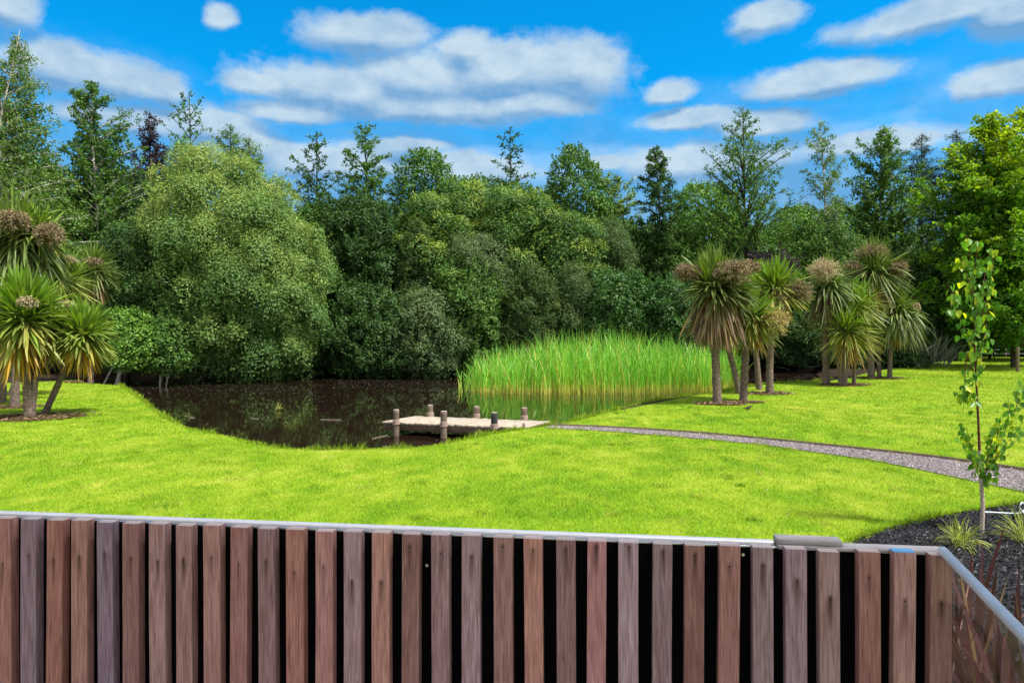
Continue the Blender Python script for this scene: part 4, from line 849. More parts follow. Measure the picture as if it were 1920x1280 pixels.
# --- distant belt of trees closing the view (copies of three)
def copy_tree(o, loc, sc, rz, label):
    c = o.copy(); C.objects.link(c); c.location = loc; c.scale = sc; c.rotation_euler = (0, 0, rz); c['label'] = label
    for ch in o.children:
        d = ch.copy(); C.objects.link(d); d.parent = c
    return c
far = []
for k, (mt, px) in enumerate((('alder', 1020), ('dark', 500), ('mid', 1560))):
    lb = ['distant tree in the belt behind the centre of the pond', 'distant dark tree in the belt behind the willow', 'distant green tree in the belt behind the slender birch'][k]
    far.append(blob('woodland_tree', lb, 'tree', 62, mt, [(395, px - 40, px + 40), (430, px - 80, px + 85), (500, px - 95, px + 95), (600, px - 95, px + 95), (650, px - 80, px + 80)], 300 + k, L=.24, W=.15, lai=1.5, rb=(.5, 1.0), young=.2, group='distant trees closing the view', tr=.2))
spots = [(-160, 60, 'left of the picture behind the birch'), (20, 62, 'behind the tall birch stem'), (190, 64, 'behind the airy alder at left'), (360, 66, 'behind the sparse treetop over the willow'), (640, 66, 'behind the knobbly alder'), (790, 62, 'behind the yellow-tipped domes'), (910, 70, 'behind the pale treetop at centre'),
         (1190, 64, 'behind the tiered upright tree'), (1310, 62, 'behind the pyramid tree'), (1430, 68, 'in the gap right of the pyramid tree'), (1690, 66, 'behind the conifer spires'), (1820, 70, 'behind the maple crown'), (1950, 72, 'at the right edge behind the fence'), (2110, 70, 'beyond the right edge of the lawn'), (-330, 60, 'beyond the left edge of the lawn')]
r = rng_(77)
for k, (px, Yb, where) in enumerate(spots):
    copy_tree(far[k % 3], Vector(((px - 960) / F * Yb, Yb, 0)), (r.uniform(.9, 1.15), r.uniform(.9, 1.1), r.uniform(.86, 1.0)), r.uniform(0, 6.28), 'distant rounded tree ' + where)

# ------------------------------------------------------------------ cabbage trees
def straps(base, L, n, el, r, W=.045, seg=6, sag=.5, Wtip=.1, az=None, twist=.3, spread=.05, stiff=1.0):
    az = r.random(n) * 2 * np.pi if az is None else az
    L = L * r.uniform(.78, 1.06, n)
    d = np.c_[np.cos(el) * np.cos(az), np.cos(el) * np.sin(az), np.sin(el)]
    b = base + d * spread + r.normal(size=(n, 3)) * spread * .6
    s = np.linspace(0, 1, seg)
    sg = sag * r.uniform(.5, 1.4, n) * np.clip(np.cos(el), .15, 1)
    P = b[:, None] + d[:, None] * (L[:, None] * s)[..., None] * 1.0
    bend = sg[:, None] * L[:, None] * s ** 2.2
    P[..., 2] -= bend; P[..., :2] -= (d[:, None, :2] * (bend * .2)[..., None])
    side = nrm(np.cross(d, [0, 0, 1.]) + r.normal(size=(n, 3)) * twist)
    w = W * r.uniform(.75, 1.2, n)[:, None] * np.interp(s, [0, .12, .45, .8, 1], [.5, .8, 1, .62, Wtip])
    A = P + side[:, None] * w[..., None] / 2; B_ = P - side[:, None] * w[..., None] / 2
    V = np.stack([A, B_], 2).reshape(-1, 3); i = (np.arange(n)[:, None] * seg + np.arange(seg - 1)[None]) * 2
    Q = np.stack([i, i + 1, i + 3, i + 2], -1).reshape(-1, 4)
    return V, Q, seg - 1

def palm_head(root, cpx, cpy, Yb, Lpx, seed, n=330, dead=.25, yellow=.4, skirt=0.0, mat='palmleaf', upmin=-1.0, W=.04, dy=0.0, spread=None, sag=.2, deadv=None, emax=128):
    n = int(n * 1.35); W *= 1.75
    r = rng_(seed); c = atY(cpx, cpy, Yb + dy); L = Lpx / F * Yb; spread = L * .12 if spread is None else spread
    q = (np.arange(n) + r.random(n)) / n; el = np.radians(86 - emax * q ** .9) + r.normal(0, .12, n)
    V, Q, k = straps(c, L, n, el, r, W=W, sag=sag, spread=spread)
    age = np.clip(q * 1.0 - .15 + r.normal(0, .15, n), 0, 1); v2 = age * (.45 + .55 * yellow)
    ac = Acc(); ac.add(V, Q, v1=np.repeat(r.random(n), k), v2=np.repeat(v2, k)); ac.build('leaf_head', M[mat], root)
    nd_ = int(n * dead)
    if nd_:
        el = np.radians(r.uniform(-88, -48, nd_)); V, Q, k = straps(c - [0, 0, L * .12], L * (.85 + skirt * .6), nd_, el, r, W=W * .85, sag=.4, spread=spread)
        ac = Acc(); ac.add(V, Q, v1=np.repeat(r.random(nd_), k), v2=np.repeat(np.clip(r.normal(.62 if deadv is None else deadv, .25, nd_), 0, 1), k)); ac.build('dry_leaves', M['deadleaf'], root)
def flower(root, cpx, cpy, Yb, rpx, seed, mat, ry=None, dy=0.0, n=2600):
    rpx *= 1.1; ry = ry * 1.2 if ry else rpx; n = int(n * 1.7); dy -= .25
    r = rng_(seed); c = atY(cpx, cpy, Yb + dy); R0 = rpx / F * Yb; Rz = (ry or rpx) / F * Yb
    core = c - [0, 0, Rz * .5]
    nt_ = 260; d = nrm(r.normal(size=(nt_, 3)) * [1, 1, .8] + [0, 0, .15]); tipp = c + d * [R0, R0, Rz] * r.uniform(.7, 1.05, (nt_, 1))
    st = c + d * .12 * R0; mid = (st + tipp) / 2 + [0, 0, .06 * R0]; s = np.linspace(0, 1, 4)[None, :, None]
    P = (1 - s) ** 2 * st[:, None] + 2 * s * (1 - s) * mid[:, None] + s ** 2 * tipp[:, None]
    V, Q = tubes(P, np.broadcast_to([.008, .007, .006, .004], (nt_, 4)), 3); ac = Acc(); ac.add(V, Q, v1=.4, v2=.3)
    ti = r.integers(0, nt_, n); f = r.random(n) ** .6; i0 = np.clip((f * 3).astype(int), 0, 2); ff = (f * 3 - i0)[:, None]; Pp = P[ti, i0] * (1 - ff) + P[ti, i0 + 1] * ff + r.normal(size=(n, 3)) * R0 * .045
    V, Q = leafquads(Pp, r.normal(size=(n, 3)), .05, .022, r, T=d[ti], tb=.6); ac.add(V, Q, v1=r.random(n), v2=np.clip(.35 + .4 * f * r.random(n) + r.normal(0, .15, n), 0, 1))
    ac.build('flower_cluster', M[mat], root)
def palm_trunk(root, pts, Yb, wpx, seed, name='trunk', flare=1.3):
    wpx *= .82
    r = rng_(seed); P = np.array([atY(x, y, Yb) for x, y in pts]); P[0, 2] = min(P[0, 2], 0) - .06
    k = 30; P = path(P, k); R0 = wpx / 2 / F * Yb; t = np.linspace(0, 1, k)
    rad = R0 * np.interp(t, [0, .05, .15, 1], [flare, 1.12, 1.0, .88]) * (1 + r.normal(0, .025, k))
    V, Q = tubes(P, rad, 16); V = V + r.normal(size=V.shape) * R0 * .035
    return mk(name, V, Q, M['palm_bark'], root, smooth=True)
PG1, PG2, PG3 = 'cabbage trees by the reeds', 'cabbage trees in the far right clump', 'cabbage trees at the left'
def Yof(py): return CH * F / (py - H)
def ctree(label, foot, group):
    return thing('cabbage_tree', label, 'palm', at(*foot), group)

# right group 1
Y1 = Yof(757)
t = ctree('cabbage tree with the widest head and brown hanging skirt, nearest on the right', (1345, 757), PG1)
palm_trunk(t, [(1345, 759), (1343, 700), (1340, 640), (1338, 560)], Y1, 19, 1)
palm_head(t, 1338, 540, Y1, 76, 2, n=360, dead=1.0, skirt=.5, yellow=.5, mat='palmgreen', deadv=.15, emax=118, sag=.25)
palm_head(t, 1362, 555, Y1, 62, 3, n=170, dead=.4, skirt=.4, yellow=.6, mat='palmgreen', deadv=.15, dy=.2)
palm_head(t, 1325, 528, Y1, 42, 4, n=110, dead=0, yellow=1.0); palm_head(t, 1375, 545, Y1, 52, 401, n=110, dead=.3, skirt=.5, yellow=.6, mat='palmgreen', deadv=.15)
flower(t, 1289, 512, Y1, 24, 5, 'flowerbrown', 17); flower(t, 1374, 512, Y1, 36, 6, 'flowerbrown', 24, dy=-.5); flower(t, 1404, 502, Y1, 22, 7, 'flowerbrown', 14, dy=.2)
Y2 = Yof(752)
t = ctree('short cabbage tree with yellow flower ball, second from left by the reeds', (1393, 751), PG1)
palm_trunk(t, [(1393, 754), (1396, 710), (1398, 660), (1405, 600)], Y2, 17, 8)
palm_head(t, 1410, 598, Y2, 60, 9, n=300, dead=.3, yellow=.45)
flower(t, 1449, 604, Y2, 31, 10, 'floweryellow', 26, dy=-.15)
Y3 = Yof(738)
t = ctree('leaning cabbage tree stem hidden between the two nearest ones', (1387, 737), PG1)
palm_trunk(t, [(1387, 739), (1376, 690), (1365, 650), (1352, 610)], Y3, 14, 11)
palm_head(t, 1358, 600, Y3, 48, 12, n=150, dead=.9, yellow=.9, deadv=.5)
Y4 = Yof(731)
t = ctree('thin-stemmed cabbage tree behind, left of the pair with brown litter', (1424, 730), PG1)
palm_trunk(t, [(1424, 732), (1420, 690), (1416, 650), (1425, 570)], Y4, 13, 13)
palm_head(t, 1425, 548, Y4, 58, 14, n=260, dead=.3, yellow=.6); flower(t, 1454, 566, Y4, 26, 15, 'flowerpink', 24, dy=-1.5)
Y5 = Yof(738)
t = ctree('cabbage tree with purple-brown flower mass, rightmost by the reeds', (1443, 737), PG1)
palm_trunk(t, [(1443, 739), (1443, 690), (1445, 640), (1455, 560)], Y5, 16, 16)
palm_head(t, 1455, 542, Y5, 62, 17, n=320, dead=.2, yellow=.7); flower(t, 1497, 548, Y5, 26, 18, 'flowerbrown', 25, dy=-.1)
# right group 2
Y6 = Yof(719)
t = ctree('cabbage tree with one big tan flower ball on top, leftmost of the far clump', (1549, 718), PG2)
palm_trunk(t, [(1549, 720), (1548, 660), (1547, 560)], Y6, 15, 19)
palm_head(t, 1549, 538, Y6, 62, 20, n=340, dead=.35, skirt=.3, yellow=.3, mat='palmgreen', deadv=.1, sag=.45); flower(t, 1544, 508, Y6, 27, 21, 'flowerpink', 22, dy=-.9)
Y7 = Yof(721)
t = ctree('fresh green cabbage tree with two stacked heads on a clump of short stems', (1583, 720), PG2)
palm_trunk(t, [(1582, 722), (1583, 680), (1588, 610)], Y7, 15, 22); palm_trunk(t, [(1576, 721), (1574, 690), (1586, 640)], Y7, 9, 23, 'stem')
palm_head(t, 1589, 622, Y7, 62, 24, n=330, dead=.25, yellow=.75, W=.035); palm_head(t, 1604, 575, Y7, 56, 25, n=200, dead=.0, yellow=.35, W=.035, dy=.3)
Y8 = Yof(720)
t = ctree('thin bare cabbage tree stem beside the fresh green double-headed one', (1601, 719), PG2)
palm_trunk(t, [(1601, 721), (1602, 680), (1606, 620)], Y8, 8, 26); palm_head(t, 1607, 600, Y8, 34, 27, n=120, dead=.5, yellow=.8)
Y9 = Yof(709)
t = ctree('tallest cabbage tree of the far clump with brown flower cap', (1634, 708), PG2)
palm_trunk(t, [(1634, 710), (1632, 640), (1636, 520)], Y9, 14, 28)
palm_head(t, 1637, 510, Y9, 66, 29, n=360, dead=.35, skirt=.3, yellow=.5, mat='palmgreen', sag=.35)
palm_head(t, 1620, 560, Y9, 42, 291, n=130, dead=.5, skirt=.3, yellow=.9, sag=.4)
flower(t, 1634, 474, Y9, 30, 30, 'flowerbrown', 15); flower(t, 1684, 505, Y9, 18, 31, 'flowerbrown', 18, dy=-.3); flower(t, 1597, 504, Y9, 18, 32, 'flowerbrown', 14)
t = ctree('slim cabbage tree stem just right of the tallest one in the far clump', (1649, 708), PG2)
palm_trunk(t, [(1649, 710), (1647, 660), (1645, 590)], Y9 + .3, 9, 33); palm_head(t, 1646, 570, Y9 + .3, 40, 34, n=120, dead=.4, yellow=.8)
t = ctree('round-headed dark green cabbage tree, rightmost in the far clump', (1668, 708), PG2)
palm_trunk(t, [(1668, 710), (1669, 670), (1676, 610)], Y9, 10, 35)
palm_head(t, 1682, 590, Y9 - .2, 58, 36, n=460, dead=.1, yellow=.45, mat='palmgreen', sag=.6, emax=138); flower(t, 1716, 576, Y9, 9, 37, 'flowerpink')

# left group
Y1 = Yof(782)
t = ctree('thick-trunked cabbage tree with full green and orange head, nearest at the left', (56, 781), PG3)
palm_trunk(t, [(56, 784), (54, 740), (50, 690), (46, 630)], Y1, 23, 41); palm_trunk(t, [(60, 735), (68, 700), (78, 660)], Y1, 12, 411, 'branch')
palm_head(t, 44, 600, Y1, 98, 42, n=420, dead=.28, yellow=.5, W=.05, deadv=.9)
palm_head(t, 95, 612, Y1, 62, 421, n=140, dead=.5, yellow=.95, W=.04, dy=.25, deadv=.7)
flower(t, 52, 568, Y1, 17, 43, 'flowerpink', 11, dy=-.5, n=700); 
Y2 = Yof(777)
t = ctree('leaning young cabbage tree with fresh green tuft, rightmost of the near left pair', (80, 776), PG3)
palm_trunk(t, [(80, 779), (100, 740), (118, 700), (136, 660)], Y2, 14, 44)
palm_head(t, 153, 628, Y2, 66, 45, n=330, dead=.22, yellow=.5, W=.042, deadv=.9)
Y3 = Yof(761)
t = ctree('tall cabbage tree with drooping leaves and two brown flower masses at the left edge', (27, 760), PG3)
palm_trunk(t, [(27, 763), (30, 690), (36, 600), (40, 460)], Y3, 17, 46)
palm_head(t, 38, 452, Y3, 92, 47, n=460, dead=.45, skirt=.15, yellow=.35, mat='palmgreen', sag=.6, deadv=.1, W=.05, emax=140); palm_head(t, 70, 440, Y3, 60, 471, n=170, dead=0, yellow=.9)
flower(t, 22, 416, Y3, 31, 48, 'flowerbrown', 20, dy=-.8); flower(t, 92, 442, Y3, 25, 49, 'flowerbrown', 22, dy=-.4)
Y4 = Yof(754)
t = ctree('cabbage tree stem at the very left edge behind the thick-trunked one', (4, 753), PG3)
palm_trunk(t, [(4, 755), (8, 690), (2, 600)], Y4, 14, 50); palm_head(t, -8, 560, Y4, 80, 51, n=260, dead=.4, yellow=.6)
Y5 = Yof(741)
t = ctree('cabbage tree between the tall one and the dark-headed one at the left', (22, 740), PG3)
palm_trunk(t, [(18, 742), (40, 690), (85, 620), (110, 540)], Y5, 12, 52)
palm_head(t, 112, 530, Y5, 66, 53, n=300, dead=.3, yellow=.7, deadv=.3); flower(t, 118, 575, Y5, 24, 54, 'flowerpink', 11, dy=-1.2, n=1600); flower(t, 122, 488, Y5, 22, 55, 'flowerpink', 8, n=1200)
Y6 = Yof(714)
t = ctree('dark-headed cabbage tree standing back beside the olive shrub at the left', (170, 713), PG3)
palm_trunk(t, [(170, 715), (172, 640), (174, 540)], Y6, 11, 56)
palm_head(t, 174, 508, Y6, 52, 57, n=320, dead=.4, skirt=.2, yellow=.35, mat='palmgreen', sag=.3, deadv=.3); flower(t, 174, 492, Y6, 17, 58, 'flowerbrown', 9, dy=-.7, n=900)

# brown litter rings
r = rng_(61)
for (px, py, rx, lb) in [(62, 783, 1.5, 'brown leaf litter round the two nearest left cabbage trees'), (27, 762, .9, 'brown litter round the tall left cabbage tree'), (1350, 758, .9, 'dry leaves round the nearest right cabbage tree'), (1395, 754, .7, 'dry leaves round the short cabbage tree with yellow flower ball'),
                         (1438, 738, 1.0, 'thick litter ring under the rear pair by the reeds'), (1585, 721, 1.2, 'litter under the leftmost stems of the far clump'), (1650, 709, 1.3, 'litter under the right stems of the far clump'), (170, 716, 1.3, 'litter under the dark-headed cabbage tree')]:
    rx *= .8; c = at(px, py); n = int(420 * rx); a = r.random(n) * 6.283; q = np.sqrt(r.random(n)) * rx * r.uniform(.6, 1.15, n)
    P = np.c_[c[0] + q * np.cos(a) * 1.25, c[1] + q * np.sin(a) * .9, np.zeros(n)]; P[:, 2] = gz(P[:, 0], P[:, 1]) + .012 + r.random(n) * .035
    V, Q = leafquads(P, np.c_[r.normal(size=(n, 2)) * .25, np.ones(n)], .16, .035, r); ac = Acc(); ac.add(V, Q, v1=r.random(n), v2=r.random(n))
    n2 = n * 3; a = r.random(n2) * 6.283; q = np.sqrt(r.random(n2)) * rx * .85; P = np.c_[c[0] + q * np.cos(a) * 1.2, c[1] + q * np.sin(a) * .85, np.zeros(n2)]; P[:, 2] = gz(P[:, 0], P[:, 1]) + .008 + .02 * r.random(n2)
    V, Q = leafquads(P, np.c_[r.normal(size=(n2, 2)) * .2, np.ones(n2)], .09, .05, r); ac.add(V, Q, v1=r.random(n2), v2=r.random(n2) * .5)
    o = ac.build('leaf_litter', M['litter']); tag(o, lb, 'leaf litter', kind='stuff')

# ------------------------------------------------------------------ reeds
r = rng_(71); rp = [at(*p, WATER_Z) for p in [(868, 733), (900, 738), (1000, 741), (1100, 741), (1200, 742), (1290, 741), (1352, 737), (1400, 722), (1390, 706), (1200, 703), (1000, 705), (880, 712)]]
n = 10500; P = np.c_[r.uniform(-4, 14, n), r.uniform(25, 40, n)]; poly = [p[:2] for p in rp]; ed_ = distpoly(P, poly); ins_ = inpoly(P, poly); P = P[(ins_ & ((ed_ > .35) | (r.random(n) < .45))) | (~ins_ & (ed_ < .35) & (P[:, 0] < 5) & (P[:, 1] > 26) & (r.random(n) < .2))]
# clumped
q = np.sin(P[:, 0] * 5.1 + np.sin(P[:, 1] * 3)) * np.sin(P[:, 1] * 4.3 + P[:, 0]); P = P[(q > -.45) | (r.random(len(P)) < .4)]
n = len(P); pxs = P[:, 0] / P[:, 1] * F + 960
ht = np.interp(pxs, [860, 900, 960, 1050, 1130, 1220, 1300, 1360, 1400], [.8, 1.35, 1.85, 2.35, 2.55, 2.3, 2.0, 1.85, 1.4]) * r.uniform(.6, 1.15, n) * (.86 + .28 * fbm(P[:, 0] * 1.3, P[:, 1] * 1.3, 55))
base = np.c_[P, np.full(n, WATER_Z - .05)]; az = r.random(n) * 6.283; seg = 7; s = np.linspace(0, 1, seg); ln = np.abs(r.normal(0, .24, n)) + .04
ln = np.where(r.random(n) < .06, ln + .35, ln)
d = np.c_[np.cos(az), np.sin(az), np.zeros(n)]
Pt = base[:, None] + d[:, None] * (ht[:, None] * ln[:, None] * s ** 2)[..., None]; Pt[..., 2] += ht[:, None] * (s - .25 * (ln[:, None]) * s ** 3)
sd_ = r.random(n) * 6.283; sv = np.c_[np.cos(sd_), np.sin(sd_), np.zeros(n)]; w_ = .035 * r.uniform(.7, 1.3, n)[:, None] * np.interp(s, [0, .2, .7, 1], [1, 1, .7, .08])
V = np.stack([Pt + sv[:, None] * w_[..., None] / 2, Pt - sv[:, None] * w_[..., None] / 2], 2).reshape(-1, 3); i = (np.arange(n)[:, None] * seg + np.arange(seg - 1)[None]) * 2
Q = np.stack([i, i + 1, i + 3, i + 2], -1).reshape(-1, 4)
f2 = np.interp((s[:-1] + s[1:]) / 2, [0, .08, .22, .6, 1], [0, .12, .5, .6, .8]); v2 = np.clip(f2[None] + r.normal(0, .09, (n, 1)), 0, 1)
dry = r.random(n) < .09; v2 = np.where(dry[:, None], r.uniform(0, .1, (n, 1)), v2)
o = mk('reeds', V, Q, M['reed'], None, {'v1': ('FACE', np.repeat(r.random(n), seg - 1)), 'v2': ('FACE', v2.ravel())}); tag(o, 'tall bright green bulrushes standing in the back of the pond', 'reeds', kind='stuff')
# dark sedgy wisps at the reed foot and on the pond
def tuft(name, label, cat, c, L, n, mat, seed, W=.012, el0=80, el1=25, sag=.7, spread=.05, v=(.2, .8)):
    r = rng_(seed); el = np.radians(r.uniform(el1, el0, n)); V, Q, k = straps(np.asarray(c, float), L, n, el, r, W=W, sag=sag, spread=spread)
    ac = Acc(); ac.add(V, Q, v1=np.repeat(r.random(n), k), v2=np.repeat(r.uniform(*v, n), k)); o = ac.build(name, M[mat], origin=c); tag(o, label, cat); return o
tuft('sedge_tuft', 'small yellowish tuft growing out of the water below the willow reflection', 'sedge', at(520, 770, WATER_Z), .32, 26, 'sedge', 81)
tuft('sedge_tuft', 'yellow-green spiky grass tuft in the mulch left of the sapling foot', 'sedge', (*at(1800, 1030)[:2], .02), .34, 130, 'sedge', 82, W=.008)
tuft('sedge_tuft', 'yellow-green grass tuft in the mulch at the right edge', 'sedge', (*at(1922, 1022)[:2], .02), .42, 130, 'sedge', 83, W=.008)
# red flaxes in the bed close to the glass
def flax(label, px, Yb, htip, n, seed, mat='redflax', W=.035, L=.8, cat='flax', sp=.1, el=(88, 38), ground=0.0, v=(.0, .62), name='flax_plant'):
    r = rng_(seed); c = np.array([(px - 960) / F * Yb, Yb, ground]); e = np.radians(r.uniform(el[1], el[0], n)); V, Q, k = straps(c, L, n, e, r, W=W, sag=.16, spread=sp, Wtip=.03, twist=.9, seg=7)
    ac = Acc(); vv = r.uniform(*v, n); vv = np.where(r.random(n) < .08, 1.0, vv); ac.add(V, Q, v1=np.repeat(r.random(n), k), v2=np.repeat(vv, k)); o = ac.build(name, M[mat], origin=c); tag(o, label, cat); return o
flax('dark red strap-leaved plant right behind the corner of the slatted screen', 1800, 3.9, 0, 42, 84, L=.82)
flax('dark red strap-leaved plant nearer the right edge beside the glass panel', 1905, 3.4, 0, 46, 85, L=.80, W=.04)
flax('small dark red plant low behind the glass panel', 1870, 2.9, 0, 26, 86, L=.6)
flax('large grey-green flax bush at the back of the lawn below the dark trees', 1750, 44.5, 0, 300, 87, 'greyflax', .10, 1.9, 'flax', .6, (88, 38), v=(.2, 1.0))
flax('smaller grey flax bush left of the large one at the back of the lawn', 1705, 44, 0, 130, 88, 'greyflax', .08, 1.3, 'flax', .4, (86, 30), v=(.2, 1.0))
flax('flax clump in the dark gap behind the two right cabbage tree clumps', 1500, 43, 0, 110, 89, 'greyflax', .06, 1.5, 'flax', .35, (85, 20), v=(.0, .8))
flax('flax clump in shadow right of the tallest far cabbage tree', 1625, 45, 0, 90, 90, 'greyflax', .06, 1.3, 'flax', .35, (85, 20), v=(.0, .8))

# ------------------------------------------------------------------ sapling
Ys = 2.1 * F / (1001 - H); sap = thing('birch_sapling', 'slender young birch sapling with sparse heart-shaped leaves in the mulch bed', 'sapling', at(1840, 1000))
r = rng_(91)
def sp(pts, dy=0.0): return np.array([atY(x, y, Ys + dy * (i / max(1, len(pts) - 1))) for i, (x, y) in enumerate(pts)])
main = [(1840, 1003), (1843, 960), (1842, 930), (1838, 890), (1836, 830), (1833, 760), (1829, 690), (1827, 620), (1825, 560), (1822, 500), (1812, 440)]
P = path(sp(main), 40); rad = np.interp(np.linspace(0, 1, 40), [0, .25, .3, 1], [.022, .017, .013, .003])
kk = 12; V, Q = tubes(P[:kk], rad[:kk], 12); mk('trunk', V, Q, M['sapling_bark'], sap, smooth=True)
ac = Acc(); V, Q = tubes(P[kk - 1:], rad[kk - 1:], 10); ac.add(V, Q)
brs = [([(1826, 610), (1838, 560), (1850, 500), (1858, 462)], .15), ([(1827, 640), (1842, 590), (1856, 530), (1866, 478)], -.15), ([(1824, 560), (1812, 510), (1803, 470), (1800, 500)], .1),
       ([(1828, 655), (1812, 625), (1796, 590), (1786, 545), (1775, 530)], -.1), ([(1786, 548), (1784, 575), (1788, 600)], -.1), ([(1822, 520), (1832, 480), (1830, 450)], -.12), ([(1829, 680), (1845, 640), (1852, 600), (1850, 560)], .2),
       ([(1831, 720), (1822, 690), (1815, 662)], .1), ([(1815, 662), (1808, 690), (1810, 730), (1806, 770)], .1), ([(1833, 760), (1820, 735), (1812, 720)], -.1),
       ([(1838, 880), (1826, 850), (1808, 820), (1802, 790)], .12), ([(1840, 895), (1832, 862), (1818, 835), (1812, 800)], -.1),
       ([(1841, 905), (1850, 875), (1868, 845), (1885, 810), (1898, 770), (1890, 745)], .15), ([(1843, 895), (1862, 862), (1884, 835), (1905, 812), (1918, 790)], -.15), ([(1868, 845), (1870, 810), (1876, 785)], -.1),
       ([(1898, 780), (1908, 760), (1912, 735), (1918, 715)], .1), ([(1845, 880), (1856, 840), (1866, 800), (1878, 780)], .05)]
tw = []
for pts, dy in brs:
    q = path(sp(pts, dy), 8); tw.append(q); V, Q = tubes(q, np.linspace(.006, .0018, 8), 6); ac.add(V, Q)
ac.build('branches', M['sapling_twig'], sap, smooth=True)
def heart(P, T, N, L, W):
    T = nrm(T); N = nrm(N - T * (N * T).sum(-1, keepdims=True)); B = np.cross(N, T); L = L[:, None]; W = W[:, None]
    hs = [(.0, .0), (.06, .26), (.22, .45), (.42, .43), (.66, .27)]; pts = [P + T * L * a + B * W * b + N * W * b * .25 for a, b in hs] + [P + T * L * 1.0 - N * L * .08]
    pts += [P + T * L * a - B * W * b + N * W * b * .25 for a, b in hs[1:]]
    V = np.stack(pts, 1); n = len(P); i = np.arange(n)[:, None] * 10; return V.reshape(-1, 3), np.concatenate([i + [0, 1, 2, 3, 4, 5], i + [0, 5, 9, 8, 7, 6]], 0)
dense = [34, 36, 22, 30, 10, 22, 30, 14, 28, 9, 30, 22, 32, 34, 18, 20, 26]
lp = []
for q, dn in zip(tw, dense):
    f = r.random(dn) * 7; i0 = np.clip(f.astype(int), 0, 6); lp.append(q[i0] * (1 - (f - i0)[:, None]) + q[i0 + 1] * (f - i0)[:, None])
f = r.uniform(22, 39, 70); i0 = np.clip(f.astype(int), 0, 38); lp.append(P[i0] * (1 - (f - i0)[:, None]) + P[i0 + 1] * (f - i0)[:, None])
lp = np.concatenate(lp); n = len(lp); off = r.normal(size=(n, 3)) * [.03, .05, .025]; lp2 = lp + off
stem = np.stack([lp, (lp + lp2) / 2 + [0, 0, .008], lp2], 1); V, Q = tubes(stem, np.full((n, 3), .0009), 3)
T = np.c_[r.normal(size=(n, 2)) * .45, -np.abs(r.normal(1, .3, n))]; N = np.c_[r.normal(size=(n, 2)) * [.6, 1] + [0, -.6], r.normal(size=n) * .3 + .3]
Lf = r.uniform(.058, .088, n); V1, Q1 = heart(lp2, T, N, Lf, Lf * r.uniform(.75, .92, n)); ac = Acc()
hgt = (lp2[:, 2] - 1.2) / 2; vv = np.clip(np.where(r.random(n) < .24, r.uniform(.8, 1, n), r.uniform(.05, .5, n)) , 0, 1); v1 = r.random(n)
ac.add(V1, Q1, v1=np.r_[v1, v1], v2=np.r_[vv, vv]); ac.add(V, Q, v1=.5, v2=.5); ac.build('leaves', M['sapleaf'], sap)
# drip hose with a loop
hp = [at(1838, 959, .05), at(1860, 960, .05), at(1895, 962, .05), at(1915, 962, .06), at(1926, 950, .12), at(1916, 940, .2), at(1911, 950, .14), at(1918, 962, .06), at(1960, 968, .03)]
q = path([tuple(p) for p in hp], 50); V, Q = tubes(q, np.full(50, .009), 8); o = mk('drip_hose', V, Q, M['hose'], smooth=True); tag(o, 'pale blue garden hose running from the sapling to the right edge', 'hose')

# bird on the lawn
bc = at(1401, 770); bi = thing('blackbird', 'small brown bird standing on the lawn in front of the cabbage trees', 'bird', bc)
bm = Acc(); prof = [(-.13, .004), (-.10, .010), (-.05, .016), (0, .036), (.04, .042), (.075, .030), (.09, .024), (.105, .026), (.12, .020), (.132, .006), (.152, .001)]
P = np.array([[bc[0] + x, bc[1], .075 + max(0, x) * .45 + bc[2]] for x, _ in prof]); V, Q = tubes(P, [q_ for _, q_ in prof], 12); mk('body', V, Q, M['bird'], bi, smooth=True)
for s_ in (-1, 1):
    V, Q = tubes(np.array([[bc[0] + .01, bc[1] + s_ * .016, .055], [bc[0] + .012, bc[1] + s_ * .016, .025], [bc[0] + .02, bc[1] + s_ * .016, .0]]), [.004, .003, .003], 6); mk('leg', V, Q, M['bird'], bi)

# ------------------------------------------------------------------ posts and wire fence at the back right
for px, py, pt, lb in ((1838, 697, 652, 'squat dark bollard post on the lawn under the maple, left one'), (1908, 697, 650, 'mossy bollard post beside the maple trunk at the right edge')):
    c = at(px, py); h_ = (py - pt) / F * c[1]; k = 12; zs = np.r_[np.linspace(-.1, h_ - .03, k), h_ - .01, h_]; rr_ = rng_(px); P = np.c_[np.full(14, c[0]), np.full(14, c[1]), zs]
    V, Q = tubes(P, np.r_[np.full(12, .085) * (1 + rr_.normal(0, .03, 12)), .07, .01], 14); o = mk('bollard', V, Q, M['fencepost'], smooth=True, origin=c); tag(o, lb, 'post', 'bollard posts under the maple')
fx = thing('wire_fence', 'post and wire fence in the shade behind the far right lawn', 'fence', (38, 60, 0))
for k in range(10):
    x = 33 + k * 2.6; V, Q = tubes(np.array([[x, 60, -.1], [x, 60, .6], [x + .01, 60, 1.25]]), [.05, .048, .045], 8); _mk('post', V, Q, M['fencepost'], fx)
for z_ in (.35, .7, 1.05):
    V, Q = tubes(np.array([[33., 59.94, z_], [45, 59.94, z_ - .02], [57, 59.94, z_]]), [.008] * 3, 4); _mk('wire', V, Q, M['steel'], fx)

